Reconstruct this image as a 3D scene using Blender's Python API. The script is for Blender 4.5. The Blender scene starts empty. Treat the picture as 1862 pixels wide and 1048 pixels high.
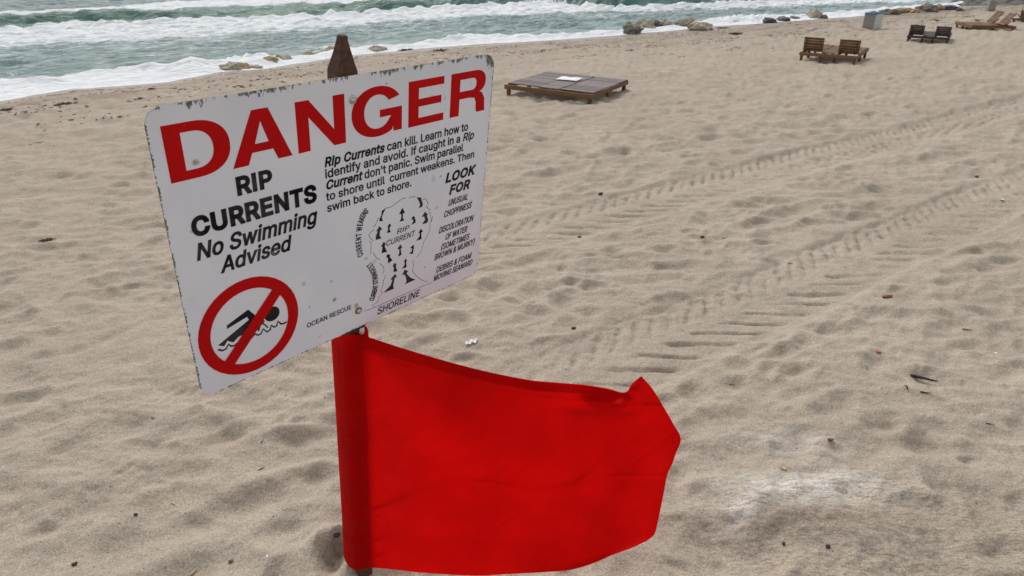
import bpy, math, random, json
import numpy as np
from mathutils import Vector, Matrix
random.seed(7); RNG = np.random.RandomState(11)
SC = bpy.context.scene
COL = SC.collection

# ------------------------------------------------------------------ camera, sky, sun, exposure
CAM_H, F_PX, W_PX, H_PX = 2.5, 1196.0, 1862.0, 1048.0
PITCH = math.atan((524 + 98) / F_PX)
cam_d = bpy.data.cameras.new('camera'); cam = bpy.data.objects.new('camera', cam_d); COL.objects.link(cam)
cam.location = (0, 0, CAM_H); cam.rotation_euler = (math.pi / 2 - PITCH, 0, 0)
cam_d.sensor_width = 36; cam_d.lens = F_PX / W_PX * 36
cam_d.clip_start = 0.05; cam_d.clip_end = 9000
cam_d.dof.use_dof = True; cam_d.dof.focus_distance = 2.35; cam_d.dof.aperture_fstop = 11
SC.camera = cam

SUN_EL, SUN_AZ = 50.0, -22.0      # degrees; azimuth from +Y towards +X
wd = bpy.data.worlds.new('World'); SC.world = wd; wd.use_nodes = True
nt = wd.node_tree; nt.nodes.clear()
sky = nt.nodes.new('ShaderNodeTexSky'); sky.sky_type = 'NISHITA'; sky.sun_disc = False
sky.sun_elevation = math.radians(SUN_EL); sky.sun_rotation = math.radians(SUN_AZ)
sky.air_density = 1.0; sky.dust_density = 1.5; sky.ozone_density = 1.0
hs = nt.nodes.new('ShaderNodeHueSaturation'); hs.inputs['Saturation'].default_value = 0.18
bg = nt.nodes.new('ShaderNodeBackground'); bg.inputs['Strength'].default_value = 0.150
wo = nt.nodes.new('ShaderNodeOutputWorld')
nt.links.new(sky.outputs[0], hs.inputs['Color']); nt.links.new(hs.outputs[0], bg.inputs[0]); nt.links.new(bg.outputs[0], wo.inputs[0])
sd = bpy.data.lights.new('sun', 'SUN'); sd.energy = 1.45; sd.angle = math.radians(24); sd.color = (1.0, 0.955, 0.90)
sun = bpy.data.objects.new('sun', sd); COL.objects.link(sun)
_az, _el = math.radians(SUN_AZ), math.radians(SUN_EL)
sdir = Vector((math.sin(_az) * math.cos(_el), math.cos(_az) * math.cos(_el), math.sin(_el)))
sun.rotation_euler = sdir.to_track_quat('Z', 'Y').to_euler()
SC.view_settings.view_transform = 'Standard'; SC.view_settings.look = 'None'
SC.view_settings.exposure = 0.22; SC.view_settings.gamma = 1.0
try: SC.view_settings.use_curve_mapping = False
except Exception: pass

# ------------------------------------------------------------------ survey helpers (sight lines met with the ground)
_F = np.array([0, math.cos(PITCH), -math.sin(PITCH)]); _U = np.array([0, math.sin(PITCH), math.cos(PITCH)]); _R = np.array([1., 0, 0])
EYE = np.array([0, 0, CAM_H])
def sight(x, y): return (x - 931) / F_PX * _R - (y - 524) / F_PX * _U + _F
def at_z(x, y, z):
    d = sight(x, y); return EYE + d * ((z - CAM_H) / d[2])
TS = np.array([0.81459, 0.58003]); TN = np.array([-0.58003, 0.81459])   # along the shore / towards the sea
def to_uv(x, y): return x * TS[0] + y * TS[1], x * TN[0] + y * TN[1]
def from_uv(u, v): return u * TS[0] + v * TN[0], u * TS[1] + v * TN[1]

# ------------------------------------------------------------------ object helpers
def tag(o, label=None, cat=None, group=None, kind=None):
    if label: o['label'] = label
    if cat: o['category'] = cat
    if group: o['group'] = group
    if kind: o['kind'] = kind
    return o
def empty(name, loc=(0, 0, 0), rz=0.0):
    o = bpy.data.objects.new(name, None); COL.objects.link(o); o.location = loc; o.rotation_euler = (0, 0, rz)
    o.empty_display_size = 0.1; return o
def link(name, me, parent=None, mat=None):
    o = bpy.data.objects.new(name, me); COL.objects.link(o)
    if parent: o.parent = parent
    if mat and not me.materials: me.materials.append(mat)
    return o
def mesh(name, vs, fs, mat=None, smooth=False):
    me = bpy.data.meshes.new(name); me.from_pydata([tuple(map(float, v)) for v in vs], [], [tuple(map(int, f)) for f in fs]); me.update()
    if mat: me.materials.append(mat)
    if smooth: me.polygons.foreach_set('use_smooth', [True] * len(me.polygons))
    return me
def grid_mesh(name, P, mat, smooth=True, attrs=None):
    """P: (n, m, 3) array -> quad mesh"""
    n, m = P.shape[:2]
    me = bpy.data.meshes.new(name)
    me.vertices.add(n * m); me.vertices.foreach_set('co', P.reshape(-1).astype(np.float32))
    i = np.arange(n * m).reshape(n, m)
    q = np.stack([i[:-1, :-1], i[:-1, 1:], i[1:, 1:], i[1:, :-1]], -1).reshape(-1, 4)
    k = len(q); me.loops.add(k * 4); me.loops.foreach_set('vertex_index', q.reshape(-1).astype(np.int32))
    me.polygons.add(k); me.polygons.foreach_set('loop_start', (np.arange(k) * 4).astype(np.int32))
    try: me.polygons.foreach_set('loop_total', np.full(k, 4, np.int32))
    except Exception: pass
    me.polygons.foreach_set('use_smooth', np.full(k, smooth))
    me.update(calc_edges=True)
    for an, av in (attrs or {}).items():
        a = me.attributes.new(an, 'FLOAT', 'POINT'); a.data.foreach_set('value', av.reshape(-1).astype(np.float32))
    me.materials.append(mat); return me
def copy_tree(o, parent=None):
    c = o.copy(); COL.objects.link(c)
    if parent: c.parent = parent
    for ch in list(o.children): copy_tree(ch, c)
    return c
def box_mesh(name, sx, sy, sz, mat, bev=0.004, jit=0.0):
    """box with chamfered long edges, centred"""
    hx, hy, hz = sx / 2, sy / 2, sz / 2; b = min(bev, hx * .5, hy * .5, hz * .5)
    import bmesh
    bm = bmesh.new(); bmesh.ops.create_cube(bm, size=1)
    for v in bm.verts: v.co = Vector((v.co.x * sx, v.co.y * sy, v.co.z * sz))
    if b > 0: bmesh.ops.bevel(bm, geom=list(bm.edges), offset=b, segments=1, affect='EDGES')
    if jit:
        for v in bm.verts: v.co += Vector((random.uniform(-jit, jit), random.uniform(-jit, jit), random.uniform(-jit, jit)))
    me = bpy.data.meshes.new(name); bm.to_mesh(me); bm.free()
    if mat: me.materials.append(mat)
    return me

# ------------------------------------------------------------------ noise in numpy
_perm = RNG.permutation(4096)
def _h(ix, iy, s): return _perm[(ix + _perm[(iy + s * 131) & 4095]) & 4095]
def pn(x, y, s=0):
    ix = np.floor(x).astype(np.int64); iy = np.floor(y).astype(np.int64); fx = x - ix; fy = y - iy
    def g(a, b, dx, dy):
        t = _h((ix + a) & 4095, (iy + b) & 4095, s) * (2 * np.pi / 4096); return np.cos(t) * dx + np.sin(t) * dy
    w = lambda t: t * t * t * (t * (t * 6 - 15) + 10)
    u, v = w(fx), w(fy)
    a = g(0, 0, fx, fy) * (1 - u) + g(1, 0, fx - 1, fy) * u
    b = g(0, 1, fx, fy - 1) * (1 - u) + g(1, 1, fx - 1, fy - 1) * u
    return (a * (1 - v) + b * v) * 1.4
def fbm(x, y, o=4, s=0):
    r = 0; a = 1.0
    for k in range(o): r = r + a * pn(x * 2 ** k + 17.3 * k, y * 2 ** k - 9.1 * k, s + k); a *= .5
    return r
def ss(a, b, x):
    t = np.clip((x - a) / (b - a), 0, 1); return t * t * (3 - 2 * t)

# ------------------------------------------------------------------ materials
def M(name):
    m = bpy.data.materials.new(name); m.use_nodes = True; n = m.node_tree.nodes; b = n['Principled BSDF']; return m, m.node_tree, b
class NT:
    def __init__(s, t): s.t = t
    def new(s, k, **kw):
        n = s.t.nodes.new(k)
        for a, v in kw.items(): setattr(n, a, v)
        return n
    def l(s, a, b): s.t.links.new(a, b)
    def coord(s, which='Object', scale=(1, 1, 1), rot=(0, 0, 0)):
        c = s.new('ShaderNodeTexCoord'); m = s.new('ShaderNodeMapping'); m.inputs['Scale'].default_value = scale; m.inputs['Rotation'].default_value = rot
        s.l(c.outputs[which], m.inputs[0]); return m.outputs[0]
    def noise(s, co, sc, det=3, rough=.55, dist=0):
        n = s.new('ShaderNodeTexNoise'); n.inputs['Scale'].default_value = sc; n.inputs['Detail'].default_value = det
        n.inputs['Roughness'].default_value = rough; n.inputs['Distortion'].default_value = dist; s.l(co, n.inputs['Vector']); return n.outputs['Fac']
    def ramp(s, f, stops):
        r = s.new('ShaderNodeValToRGB'); e = r.color_ramp.elements
        while len(e) < len(stops): e.new(.5)
        for i, (p, c) in enumerate(stops): e[i].position = p; e[i].color = (*c, 1) if len(c) == 3 else c
        s.l(f, r.inputs[0]); return r.outputs[0]
    def rng(s, f, a, b, c=0, d=1, sm=True):
        r = s.new('ShaderNodeMapRange'); r.interpolation_type = 'SMOOTHSTEP' if sm else 'LINEAR'
        for i, v in zip((1, 2, 3, 4), (a, b, c, d)): r.inputs[i].default_value = v
        s.l(f, r.inputs[0]); return r.outputs[0]
    def math(s, op, a, b=None):
        m = s.new('ShaderNodeMath', operation=op)
        for i, v in enumerate((a, b)):
            if v is None: continue
            if isinstance(v, (int, float)): m.inputs[i].default_value = v
            else: s.l(v, m.inputs[i])
        return m.outputs[0]
    def mix(s, f, a, b, mode='MIX'):
        m = s.new('ShaderNodeMix', data_type='RGBA', blend_type=mode)
        for i, v in ((0, f), (6, a), (7, b)):
            if isinstance(v, (int, float)): m.inputs[i].default_value = v
            elif isinstance(v, tuple): m.inputs[i].default_value = (*v, 1)
            else: s.l(v, m.inputs[i])
        return m.outputs[2]
    def bump(s, h, st, d, b, nrm=None):
        n = s.new('ShaderNodeBump'); n.inputs['Strength'].default_value = st; n.inputs['Distance'].default_value = d
        s.l(h, n.inputs['Height'])
        if nrm: s.l(nrm, n.inputs['Normal'])
        if b: s.l(n.outputs[0], b.inputs['Normal'])
        return n.outputs[0]
def simple(name, c1, c2, sc=20, rough=.8, bump=.3, bd=.004, stretch=(1, 1, 1), metal=0, det=4):
    m, t, b = M(name); n = NT(t); co = n.coord('Object', stretch)
    f = n.noise(co, sc, det); bc = n.mix(n.rng(f, .3, .7), c1, c2)
    if 'wood' in name:      # every plank has weathered a little differently
        oi = n.new('ShaderNodeObjectInfo'); k = n.rng(oi.outputs['Random'], 0, 1, .62, 1.30, False)
        sc_ = n.new('ShaderNodeVectorMath', operation='SCALE'); n.l(bc, sc_.inputs[0]); n.l(k, sc_.inputs['Scale']); bc = sc_.outputs[0]
    n.l(bc, b.inputs['Base Color'])
    b.inputs['Roughness'].default_value = rough; b.inputs['Metallic'].default_value = metal
    if bump: n.bump(f, bump, bd, b)
    return m

def mat_sand():
    m, t, b = M('sand'); n = NT(t); co = n.coord('Object')
    big = n.noise(co, .55, 4); mid = n.noise(co, 5, 4); fine = n.noise(co, 95, 3, .7); gr = n.noise(co, 320, 2, .8)
    base = n.mix(n.rng(big, .3, .7), (.404, .335, .262), (.456, .382, .304))
    base = n.mix(n.rng(mid, .35, .7, 0, .45), base, (.305, .262, .216))
    mot = n.noise(n.coord('Object', (9, 17, 12), (0, 0, -.2)), 1.0, 6, .68, .4); base = n.mix(n.rng(mot, .48, .74, 0, .38), base, (.235, .190, .150))
    # drifted pale grains, brown coarse grains and the damp band, all read from the ground's own attributes
    a = n.new('ShaderNodeAttribute', attribute_name='damp'); base = n.mix(a.outputs['Fac'], base, (.235, .185, .140))
    a2 = n.new('ShaderNodeAttribute', attribute_name='pale'); base = n.mix(a2.outputs['Fac'], base, (.68, .645, .59))
    a3 = n.new('ShaderNodeAttribute', attribute_name='coarse')
    sp = n.new('ShaderNodeTexVoronoi'); sp.inputs['Scale'].default_value = 210; n.l(co, sp.inputs['Vector'])
    spc = n.new('ShaderNodeSeparateColor'); n.l(sp.outputs['Color'], spc.inputs[0])
    dark = n.math('MULTIPLY', n.rng(spc.outputs[0], .74, .90), .42)
    lite = n.math('MULTIPLY', n.rng(spc.outputs[1], .88, .97), .45)
    base = n.mix(dark, base, (.13, .10, .075)); base = n.mix(lite, base, (.62, .57, .50))
    stk = n.noise(n.coord('Object', (22, 75, 30), (0, 0, .55)), 1.0, 3, .6)
    f3 = n.math('MULTIPLY', a3.outputs['Fac'], n.rng(stk, .46, .66, 0, .6)); base = n.mix(f3, base, (.185, .145, .110))
    v = n.math('ADD', n.math('MULTIPLY', n.rng(gr, .25, .75, -.5, .5, False), .55), 1.0)
    vv = n.math('MULTIPLY', v, n.rng(fine, .25, .75, .84, 1.12))
    mm = n.new('ShaderNodeVectorMath', operation='SCALE'); n.l(base, mm.inputs[0]); n.l(vv, mm.inputs['Scale'])
    n.l(mm.outputs[0], b.inputs['Base Color']); n.l(n.rng(a.outputs['Fac'], .62, .9, .95, .45), b.inputs['Roughness'])
    b.inputs['Specular IOR Level'].default_value = .15
    n1 = n.bump(n.noise(co, 22, 5, .6), .75, .018, None); n2 = n.bump(fine, .35, .003, None, n1); n.bump(gr, .3, .0015, b, n2)
    return m
def mat_sea():
    m, t, b = M('sea_water'); n = NT(t)
    a = n.new('ShaderNodeAttribute', attribute_name='foam'); g = n.new('ShaderNodeAttribute', attribute_name='green')
    s1 = n.noise(n.coord('Object', (.6, 2.6, 1)), 1.0, 6, .62, .6); s2 = n.noise(n.coord('Object', (2.4, 8.5, 2)), 1.0, 5, .65, .4)
    s3 = n.noise(n.coord('Object', (.16, .5, 1)), 1.0, 4, .6, .5)
    mixn = n.math('ADD', n.math('ADD', n.math('MULTIPLY', s1, .42), n.math('MULTIPLY', s2, .38)), n.math('MULTIPLY', s3, .20))
    f = n.math('ADD', a.outputs['Fac'], n.math('MULTIPLY', n.math('SUBTRACT', mixn, .5), 3.2))
    foam = n.rng(f, .36, .92)
    wat = n.mix(n.rng(s3, .35, .65), (.095, .172, .172), (.165, .250, .240)); wat = n.mix(g.outputs['Fac'], wat, (.085, .195, .150))
    fc = n.mix(n.rng(s2, .3, .7), (.74, .78, .80), (.88, .89, .90))
    n.l(n.mix(foam, wat, fc), b.inputs['Base Color']); n.l(n.rng(foam, 0, 1, .22, .9, False), b.inputs['Roughness'])
    b.inputs['IOR'].default_value = 1.33; b.inputs['Specular IOR Level'].default_value = .42
    n1 = n.bump(s2, .7, .16, None); n.bump(n.noise(n.coord('Object', (7, 16, 5)), 1.0, 4), .45, .03, b, n1)
    return m
SGW, SGH = 1.083, .835
MAT = {}
def mats():
    MAT['sand'] = mat_sand(); MAT['sea'] = mat_sea()
    MAT['wood'] = simple('stained_wood', (.080, .038, .016), (.205, .100, .038), 14, .75, .4, .003, (1, 9, 9))
    MAT['wood_dark'] = simple('dark_wood', (.028, .019, .015), (.062, .040, .030), 14, .75, .4, .003, (1, 9, 9))
    MAT['wood_grey'] = simple('weathered_wood', (.115, .090, .082), (.26, .22, .21), 12, .85, .4, .003, (1.2, 9, 9))
    MAT['wood_honey'] = simple('honey_wood', (.12, .075, .035), (.22, .14, .07), 14, .75, .4, .003, (1, 9, 9))
    MAT['rock_pale'] = simple('pale_limestone', (.33, .28, .205), (.50, .44, .345), 5, .95, .8, .03)
    MAT['rock_ochre'] = simple('ochre_limestone', (.28, .18, .085), (.50, .38, .23), 6, .95, .8, .03)
    MAT['rock_grey'] = simple('grey_rock', (.12, .105, .085), (.27, .24, .20), 5, .95, .8, .03)
    MAT['rock_dark'] = simple('dark_wet_rock', (.045, .045, .045), (.11, .11, .105), 5, .6, .8, .03)
    MAT['weed'] = simple('dry_seaweed', (.030, .018, .010), (.085, .050, .028), 40, .9, .4)
    MAT['scrub'] = simple('beach_scrub', (.060, .060, .052), (.17, .16, .14), 3, .95, .8, .1)
    MAT['paper'] = simple('white_paper', (.80, .81, .84), (.90, .90, .92), 30, .7, .2)
    MAT['orange'] = simple('orange_petal', (.36, .075, .02), (.50, .15, .04), 60, .7, .3)
    MAT['brown'] = simple('brown_leaf', (.10, .035, .02), (.20, .08, .04), 60, .8, .3)
    MAT['twig'] = simple('dark_twig', (.018, .013, .012), (.05, .035, .03), 60, .9, .4)
    MAT['shell'] = simple('shell_white', (.70, .68, .64), (.86, .84, .80), 60, .5, .2)
    MAT['yellow'] = simple('yellow_shell', (.45, .30, .10), (.62, .46, .20), 60, .5, .2)
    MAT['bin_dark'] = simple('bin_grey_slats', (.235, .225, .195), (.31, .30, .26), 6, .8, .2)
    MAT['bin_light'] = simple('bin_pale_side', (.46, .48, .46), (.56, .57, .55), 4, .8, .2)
    MAT['liner'] = simple('blue_liner', (.03, .11, .21), (.06, .17, .28), 9, .4, .4)
    MAT['chrome'] = simple('bolt_steel', (.45, .44, .42), (.62, .61, .60), 90, .32, .2, .0005, metal=1)
    MAT['rust'] = simple('rusty_washer', (.12, .035, .015), (.24, .085, .04), 160, .8, .5, .0006)
    MAT['black'] = print_mat('black_print', (.012, .012, .013), (.06, .06, .06)); MAT['red'] = print_mat('red_print', (.52, .003, .004), (.44, .003, .004))
    MAT['post'] = mat_post(); MAT['panel'] = mat_panel(); MAT['edge'] = simple('panel_edge', (.10, .12, .11), (.22, .23, .22), 60, .7, .3, .001)
    MAT['flag'] = mat_flag(); MAT['towel'] = simple('white_cloth', (.72, .73, .74), (.84, .84, .84), 12, .9, .2)
def print_mat(name, c1, c2):
    m, t, b = M(name); n = NT(t); co = n.coord('Object')
    f = n.noise(co, 6, 5); base = n.mix(n.rng(f, .35, .7), c1, c2)
    ch = n.rng(n.noise(n.coord('Object', (1.3, 1, 1)), 62, 4, .7), .70, .735); base = n.mix(n.math('MULTIPLY', ch, .55), base, (.55, .50, .50))
    dk = n.rng(n.noise(n.coord('Object'), 23, 5, .65), .66, .72); base = n.mix(n.math('MULTIPLY', dk, .5), base, (.07, .02, .02))
    n.l(base, b.inputs['Base Color']); b.inputs['Roughness'].default_value = .6; b.inputs['Specular IOR Level'].default_value = .10; return m
def mat_post():
    m, t, b = M('post_wood'); n = NT(t)
    f = n.noise(n.coord('Object', (30, 30, 2.2)), 2.2, 5, .6); g = n.noise(n.coord('Object'), 16, 4)
    base = n.mix(n.rng(f, .3, .7), (.042, .018, .010), (.115, .048, .024)); base = n.mix(n.rng(g, .45, .75, 0, .6), base, (.055, .038, .030))
    n.l(base, b.inputs['Base Color']); b.inputs['Roughness'].default_value = .85; n.bump(f, .7, .006, b); return m
def mat_panel():
    m, t, b = M('panel_paint'); n = NT(t); co = n.coord('Object')
    c = n.new('ShaderNodeTexCoord'); sp = n.new('ShaderNodeSeparateXYZ'); n.l(c.outputs['Object'], sp.inputs[0]); X, Y = sp.outputs[0], sp.outputs[1]
    base = n.mix(n.rng(n.noise(co, 3.5, 4), .3, .7), (.70, .725, .80), (.77, .79, .855))
    # worn edges: paint gone where noise beats the distance to the nearest edge
    top = n.math('SUBTRACT', SGH, Y); lr = n.math('MINIMUM', X, n.math('SUBTRACT', SGW, X)); bot = Y
    drip = n.noise(n.coord('Object', (1, .35, 1)), 105, 5, .65); drp2 = n.noise(n.coord('Object', (1, .3, 1)), 13, 3, .6)
    e1 = n.math('MULTIPLY', n.rng(top, .0, .036, 1, 0, False), n.rng(n.math('ADD', n.math('MULTIPLY', drip, .6), n.math('MULTIPLY', drp2, .4)), .40, .66, .25, 1.45, False))
    e1 = n.rng(e1, .62, .76)
    nz = n.noise(co, 70, 4, .6)
    e2 = n.rng(n.math('MULTIPLY', n.rng(n.math('MINIMUM', lr, bot), .0, .010, 1, 0, False), n.rng(n.math('ADD', n.math('MULTIPLY', n.noise(co, 150, 3, .6), .5), n.math('MULTIPLY', n.noise(co, 17, 3, .6), .5)), .38, .62, .2, 1.3, False)), .55, .68)
    cr = n.math('SQRT', n.math('ADD', n.math('POWER', n.math('SUBTRACT', X, SGW - .005), 2), n.math('POWER', n.math('SUBTRACT', Y, SGH - .008), 2)))
    e3 = n.rng(n.math('SUBTRACT', cr, n.math('MULTIPLY', nz, .06)), .0, .012, 1, 0)
    wear = n.math('MAXIMUM', n.math('MAXIMUM', e1, e2), e3)
    wc = n.mix(n.rng(n.noise(co, 130, 3), .35, .65), (.085, .095, .085), (.24, .25, .235))
    # scattered chips, mostly high on the panel, small tan spots, faint blue smudges
    ch = n.math('MULTIPLY', n.rng(n.noise(n.coord('Object', (1.25, .8, 1)), 46, 3, .6), .715, .74), n.rng(Y, .25, .80, .25, 1))
    base = n.mix(ch, base, (.19, .19, .17))
    tan = n.rng(n.noise(n.coord('Object', (1, 1.2, 3)), 33, 2, .5), .755, .78); base = n.mix(n.math('MULTIPLY', tan, .8), base, (.42, .30, .16))
    sm = n.rng(n.noise(co, 14, 1, .5), .74, .80); base = n.mix(n.math('MULTIPLY', sm, .45), base, (.40, .44, .52))
    base = n.mix(n.rng(top, 0, .2, .16, 0), base, (.42, .42, .40))
    def spot(x, y, r, col, k):
        d = n.math('SQRT', n.math('ADD', n.math('POWER', n.math('SUBTRACT', X, x), 2), n.math('POWER', n.math('SUBTRACT', Y, y), 2)))
        d = n.math('ADD', d, n.math('MULTIPLY', n.math('SUBTRACT', nz, .5), r * 1.3)); return n.math('MULTIPLY', n.rng(d, r * .4, r, 1, 0), k), col
    for x, y, r, col, k in ((.094, .692, .011, (.30, .24, .12), .85), (.056, .520, .008, (.36, .40, .48), .6), (.870, .462, .006, (.30, .24, .15), .8),
                            (.566, .256, .008, (.55, .40, .18), .7), (.600, .175, .008, (.26, .14, .10), .7), (.444, .150, .010, (.30, .18, .10), .8),
                            (.436, .222, .007, (.45, .33, .15), .7), (.344, .250, .009, (.38, .42, .50), .7), (.860, .350, .010, (.40, .44, .52), .6),
                            (.524, .092, .012, (.34, .20, .10), .7), (.115, .515, .009, (.50, .53, .60), .5), (.815, .130, .005, (.2, .18, .17), .8)):
        f, col = spot(x, y, r, col, k); base = n.mix(f, base, col)
    # hairline scratches
    wv = n.rng(n.noise(n.coord('Object', (3, 60, 1), (0, 0, .5)), 3, 4, .6, 1.2), .735, .75); base = n.mix(n.math('MULTIPLY', wv, .5), base, (.36, .34, .33))
    base = n.mix(wear, base, wc); n.l(base, b.inputs['Base Color'])
    n.l(n.rng(wear, 0, 1, .42, .8, False), b.inputs['Roughness']); b.inputs['Specular IOR Level'].default_value = .35
    inv = n.math('SUBTRACT', 1.0, wear); n1 = n.bump(inv, .4, .0008, None); n.bump(n.noise(co, 9, 2), .12, .004, b, n1); return m
def mat_flag():
    m, t, b = M('flag_nylon'); n = NT(t); co = n.coord('Object'); out = t.nodes['Material Output']
    f = n.noise(co, 5, 3); base = n.mix(n.rng(f, .3, .7), (.55, .0018, .0018), (.64, .0024, .0022))
    sp = n.rng(n.noise(co, 34, 2, .5), .78, .80); base = n.mix(n.math('MULTIPLY', sp, .6), base, (.18, .002, .004))
    n.l(base, b.inputs['Base Color']); b.inputs['Roughness'].default_value = .62; b.inputs['Specular IOR Level'].default_value = .06
    b.inputs['Sheen Weight'].default_value = 0.0
    tr = n.new('ShaderNodeBsdfTranslucent'); n.l(base, tr.inputs['Color'])
    mx = n.new('ShaderNodeMixShader'); mx.inputs[0].default_value = .42; n.l(b.outputs[0], mx.inputs[1]); n.l(tr.outputs[0], mx.inputs[2]); n.l(mx.outputs[0], out.inputs[0])
    n1 = n.bump(n.noise(n.coord('Object', (1, 1, 1)), 11, 3), .25, .01, None); bb = n.bump(n.noise(co, 900, 1), .15, .0004, b, n1); return m
mats()
# ------------------------------------------------------------------ beach shape
Z_SEA = -1.05
WPX = [(-250, 212), (-120, 200), (0, 182), (130, 160), (300, 147), (400, 129), (470, 124), (530, 113), (640, 98), (760, 87), (870, 79), (1000, 72), (1135, 62),
       (1230, 52), (1340, 43), (1480, 34), (1600, 25), (1700, 15), (1750, 10), (1790, 3)]
def line(px, z):
    p = np.array([to_uv(*at_z(x, y, z)[:2]) for x, y in px]); return p[np.argsort(p[:, 0])]
_w = line(WPX, Z_SEA)
def v_water(u): return np.interp(u, _w[:, 0], _w[:, 1])
def sp(x, k=1.0): return np.logaddexp(0, x * k) / k
def base_h(x, y):
    u, v = to_uv(x, y)
    z = -.035 * sp(v - 4, .8) - .018 * (sp(u - 4, .8) - sp(u - 24, .8))
    vv = np.maximum(v, -40); z = np.where(v < -40, .0, z)
    d = v_water(u) - v + .35 * pn(u * .3, v * .0 + 3.1, 5)
    t = ss(0, 5.5, d); under = Z_SEA - .02 + np.clip(d, -60, 0) * .05
    edge = Z_SEA - .02 + np.clip(d, 0, 6) * .06
    return np.where(d <= 0, under, edge * (1 - t) + z * t)
# stamped details: soft old footprints and two tractor tracks
RX0, RX1, RY0, RY1, RS = -13.0, 27.0, .6, 30.0, .02
NX, NY = int((RX1 - RX0) / RS), int((RY1 - RY0) / RS)
RAS = np.zeros((NY, NX), np.float32)
def stamp(cx, cy, sa, sb, ang, dep, lip=.35, off=.5):
    r = 3.0 * max(sa, sb); i0, i1 = int((cx - r - RX0) / RS), int((cx + r - RX0) / RS); j0, j1 = int((cy - r - RY0) / RS), int((cy + r - RY0) / RS)
    i0, j0 = max(i0, 0), max(j0, 0); i1, j1 = min(i1, NX), min(j1, NY)
    if i1 <= i0 or j1 <= j0: return
    X = RX0 + np.arange(i0, i1) * RS - cx; Y = RY0 + np.arange(j0, j1) * RS - cy; X, Y = np.meshgrid(X, Y)
    c, s = math.cos(ang), math.sin(ang); a = (X * c + Y * s) / sa; b = (-X * s + Y * c) / sb
    q = a * a + b * b
    RAS[j0:j1, i0:i1] += (-dep * np.exp(-q * .9) + dep * lip * np.exp(-((np.sqrt(q + .01) - 1.9) ** 2) * 2.2) * (1 + off * np.sign(b) * np.minimum(abs(b), 1))).astype(np.float32)
r_ = random.Random(3)
for k in range(5200):
    y = .8 + 28 * r_.random() ** 1.25; x = r_.uniform(-.85 * y - 2.5, .95 * y + 2.5)
    u, v = to_uv(x, y)
    if v > v_water(u) - 4: continue
    sc = r_.uniform(.45, 1.2); nf = .58 + .62 * min(1, y / 9) + .7 * max(0, min(1, (y - 8) / 8)); big = r_.random() < .14
    stamp(x, y, .125 * sc * (1.5 if big else 1), .062 * sc * (1.5 if big else 1), r_.gauss(.15, .55), r_.uniform(.006, .028) * (1.3 if big else 1) * nf, r_.uniform(.2, .5))
for (px, py, sa, sb, an, dp) in ((1425, 640, .10, .05, .4, .035), (1462, 622, .08, .05, 1.0, .03), (1395, 672, .06, .04, .9, .025), (1452, 672, .08, .04, .3, .03), (1690, 690, .14, .07, -.1, .030),
                                 (1210, 560, .07, .05, .1, .03), (1255, 545, .13, .05, -.35, .035), (1290, 560, .09, .045, -.5, .03), (1840, 470, .12, .05, .1, .035), (1590, 372, .22, .09, .1, .02),
                                 (1390, 440, .07, .04, .2, .04), (1365, 405, .10, .05, .1, .03), (1535, 368, .05, .04, 0, .04), (545, 795, .12, .05, .1, .035), (570, 862, .10, .05, .1, .03),
                                 (470, 905, .22, .07, .5, .03), (300, 960, .30, .09, .5, .028), (60, 712, .14, .05, .3, .025), (120, 630, .16, .05, .4, .03), (190, 605, .12, .05, 1.0, .028),
                                 (85, 437, .16, .05, .1, .03), (230, 400, .20, .05, -.1, .025), (280, 395, .1, .05, .2, .03), (604, 1008, .05, .075, .2, .10), (620, 985, .03, .03, .2, .05), (690, 1060, .09, .08, .0, .05),
                                 (1090, 520, .10, .045, .1, .025), (1130, 462, .09, .04, -.2, .03), (1075, 463, .06, .035, .4, .03), (1040, 512, .05, .03, .2, .03)):
    g = at_z(px, py, 0); stamp(g[0], g[1], sa, sb, an, dp * 1.15, .35)
for k in range(5200):
    y = .9 + 20 * r_.random() ** 1.2; x = r_.uniform(-.85 * y - 2, .95 * y + 2); u, v = to_uv(x, y)
    if v > v_water(u) - 3: continue
    if abs(v - 4.86) < .45 or abs(v - 2.63) < .42: continue
    stamp(x, y, r_.uniform(.025, .055), r_.uniform(.016, .030), r_.gauss(.1, .7), r_.choice((-1, 1, 1, 1)) * r_.uniform(.004, .013), r_.uniform(.0, .4))
# mound blown up round the foot of the post
g = at_z(575, 1010, 0); stamp(g[0], g[1], .20, .16, .6, -.03, 0)
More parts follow.
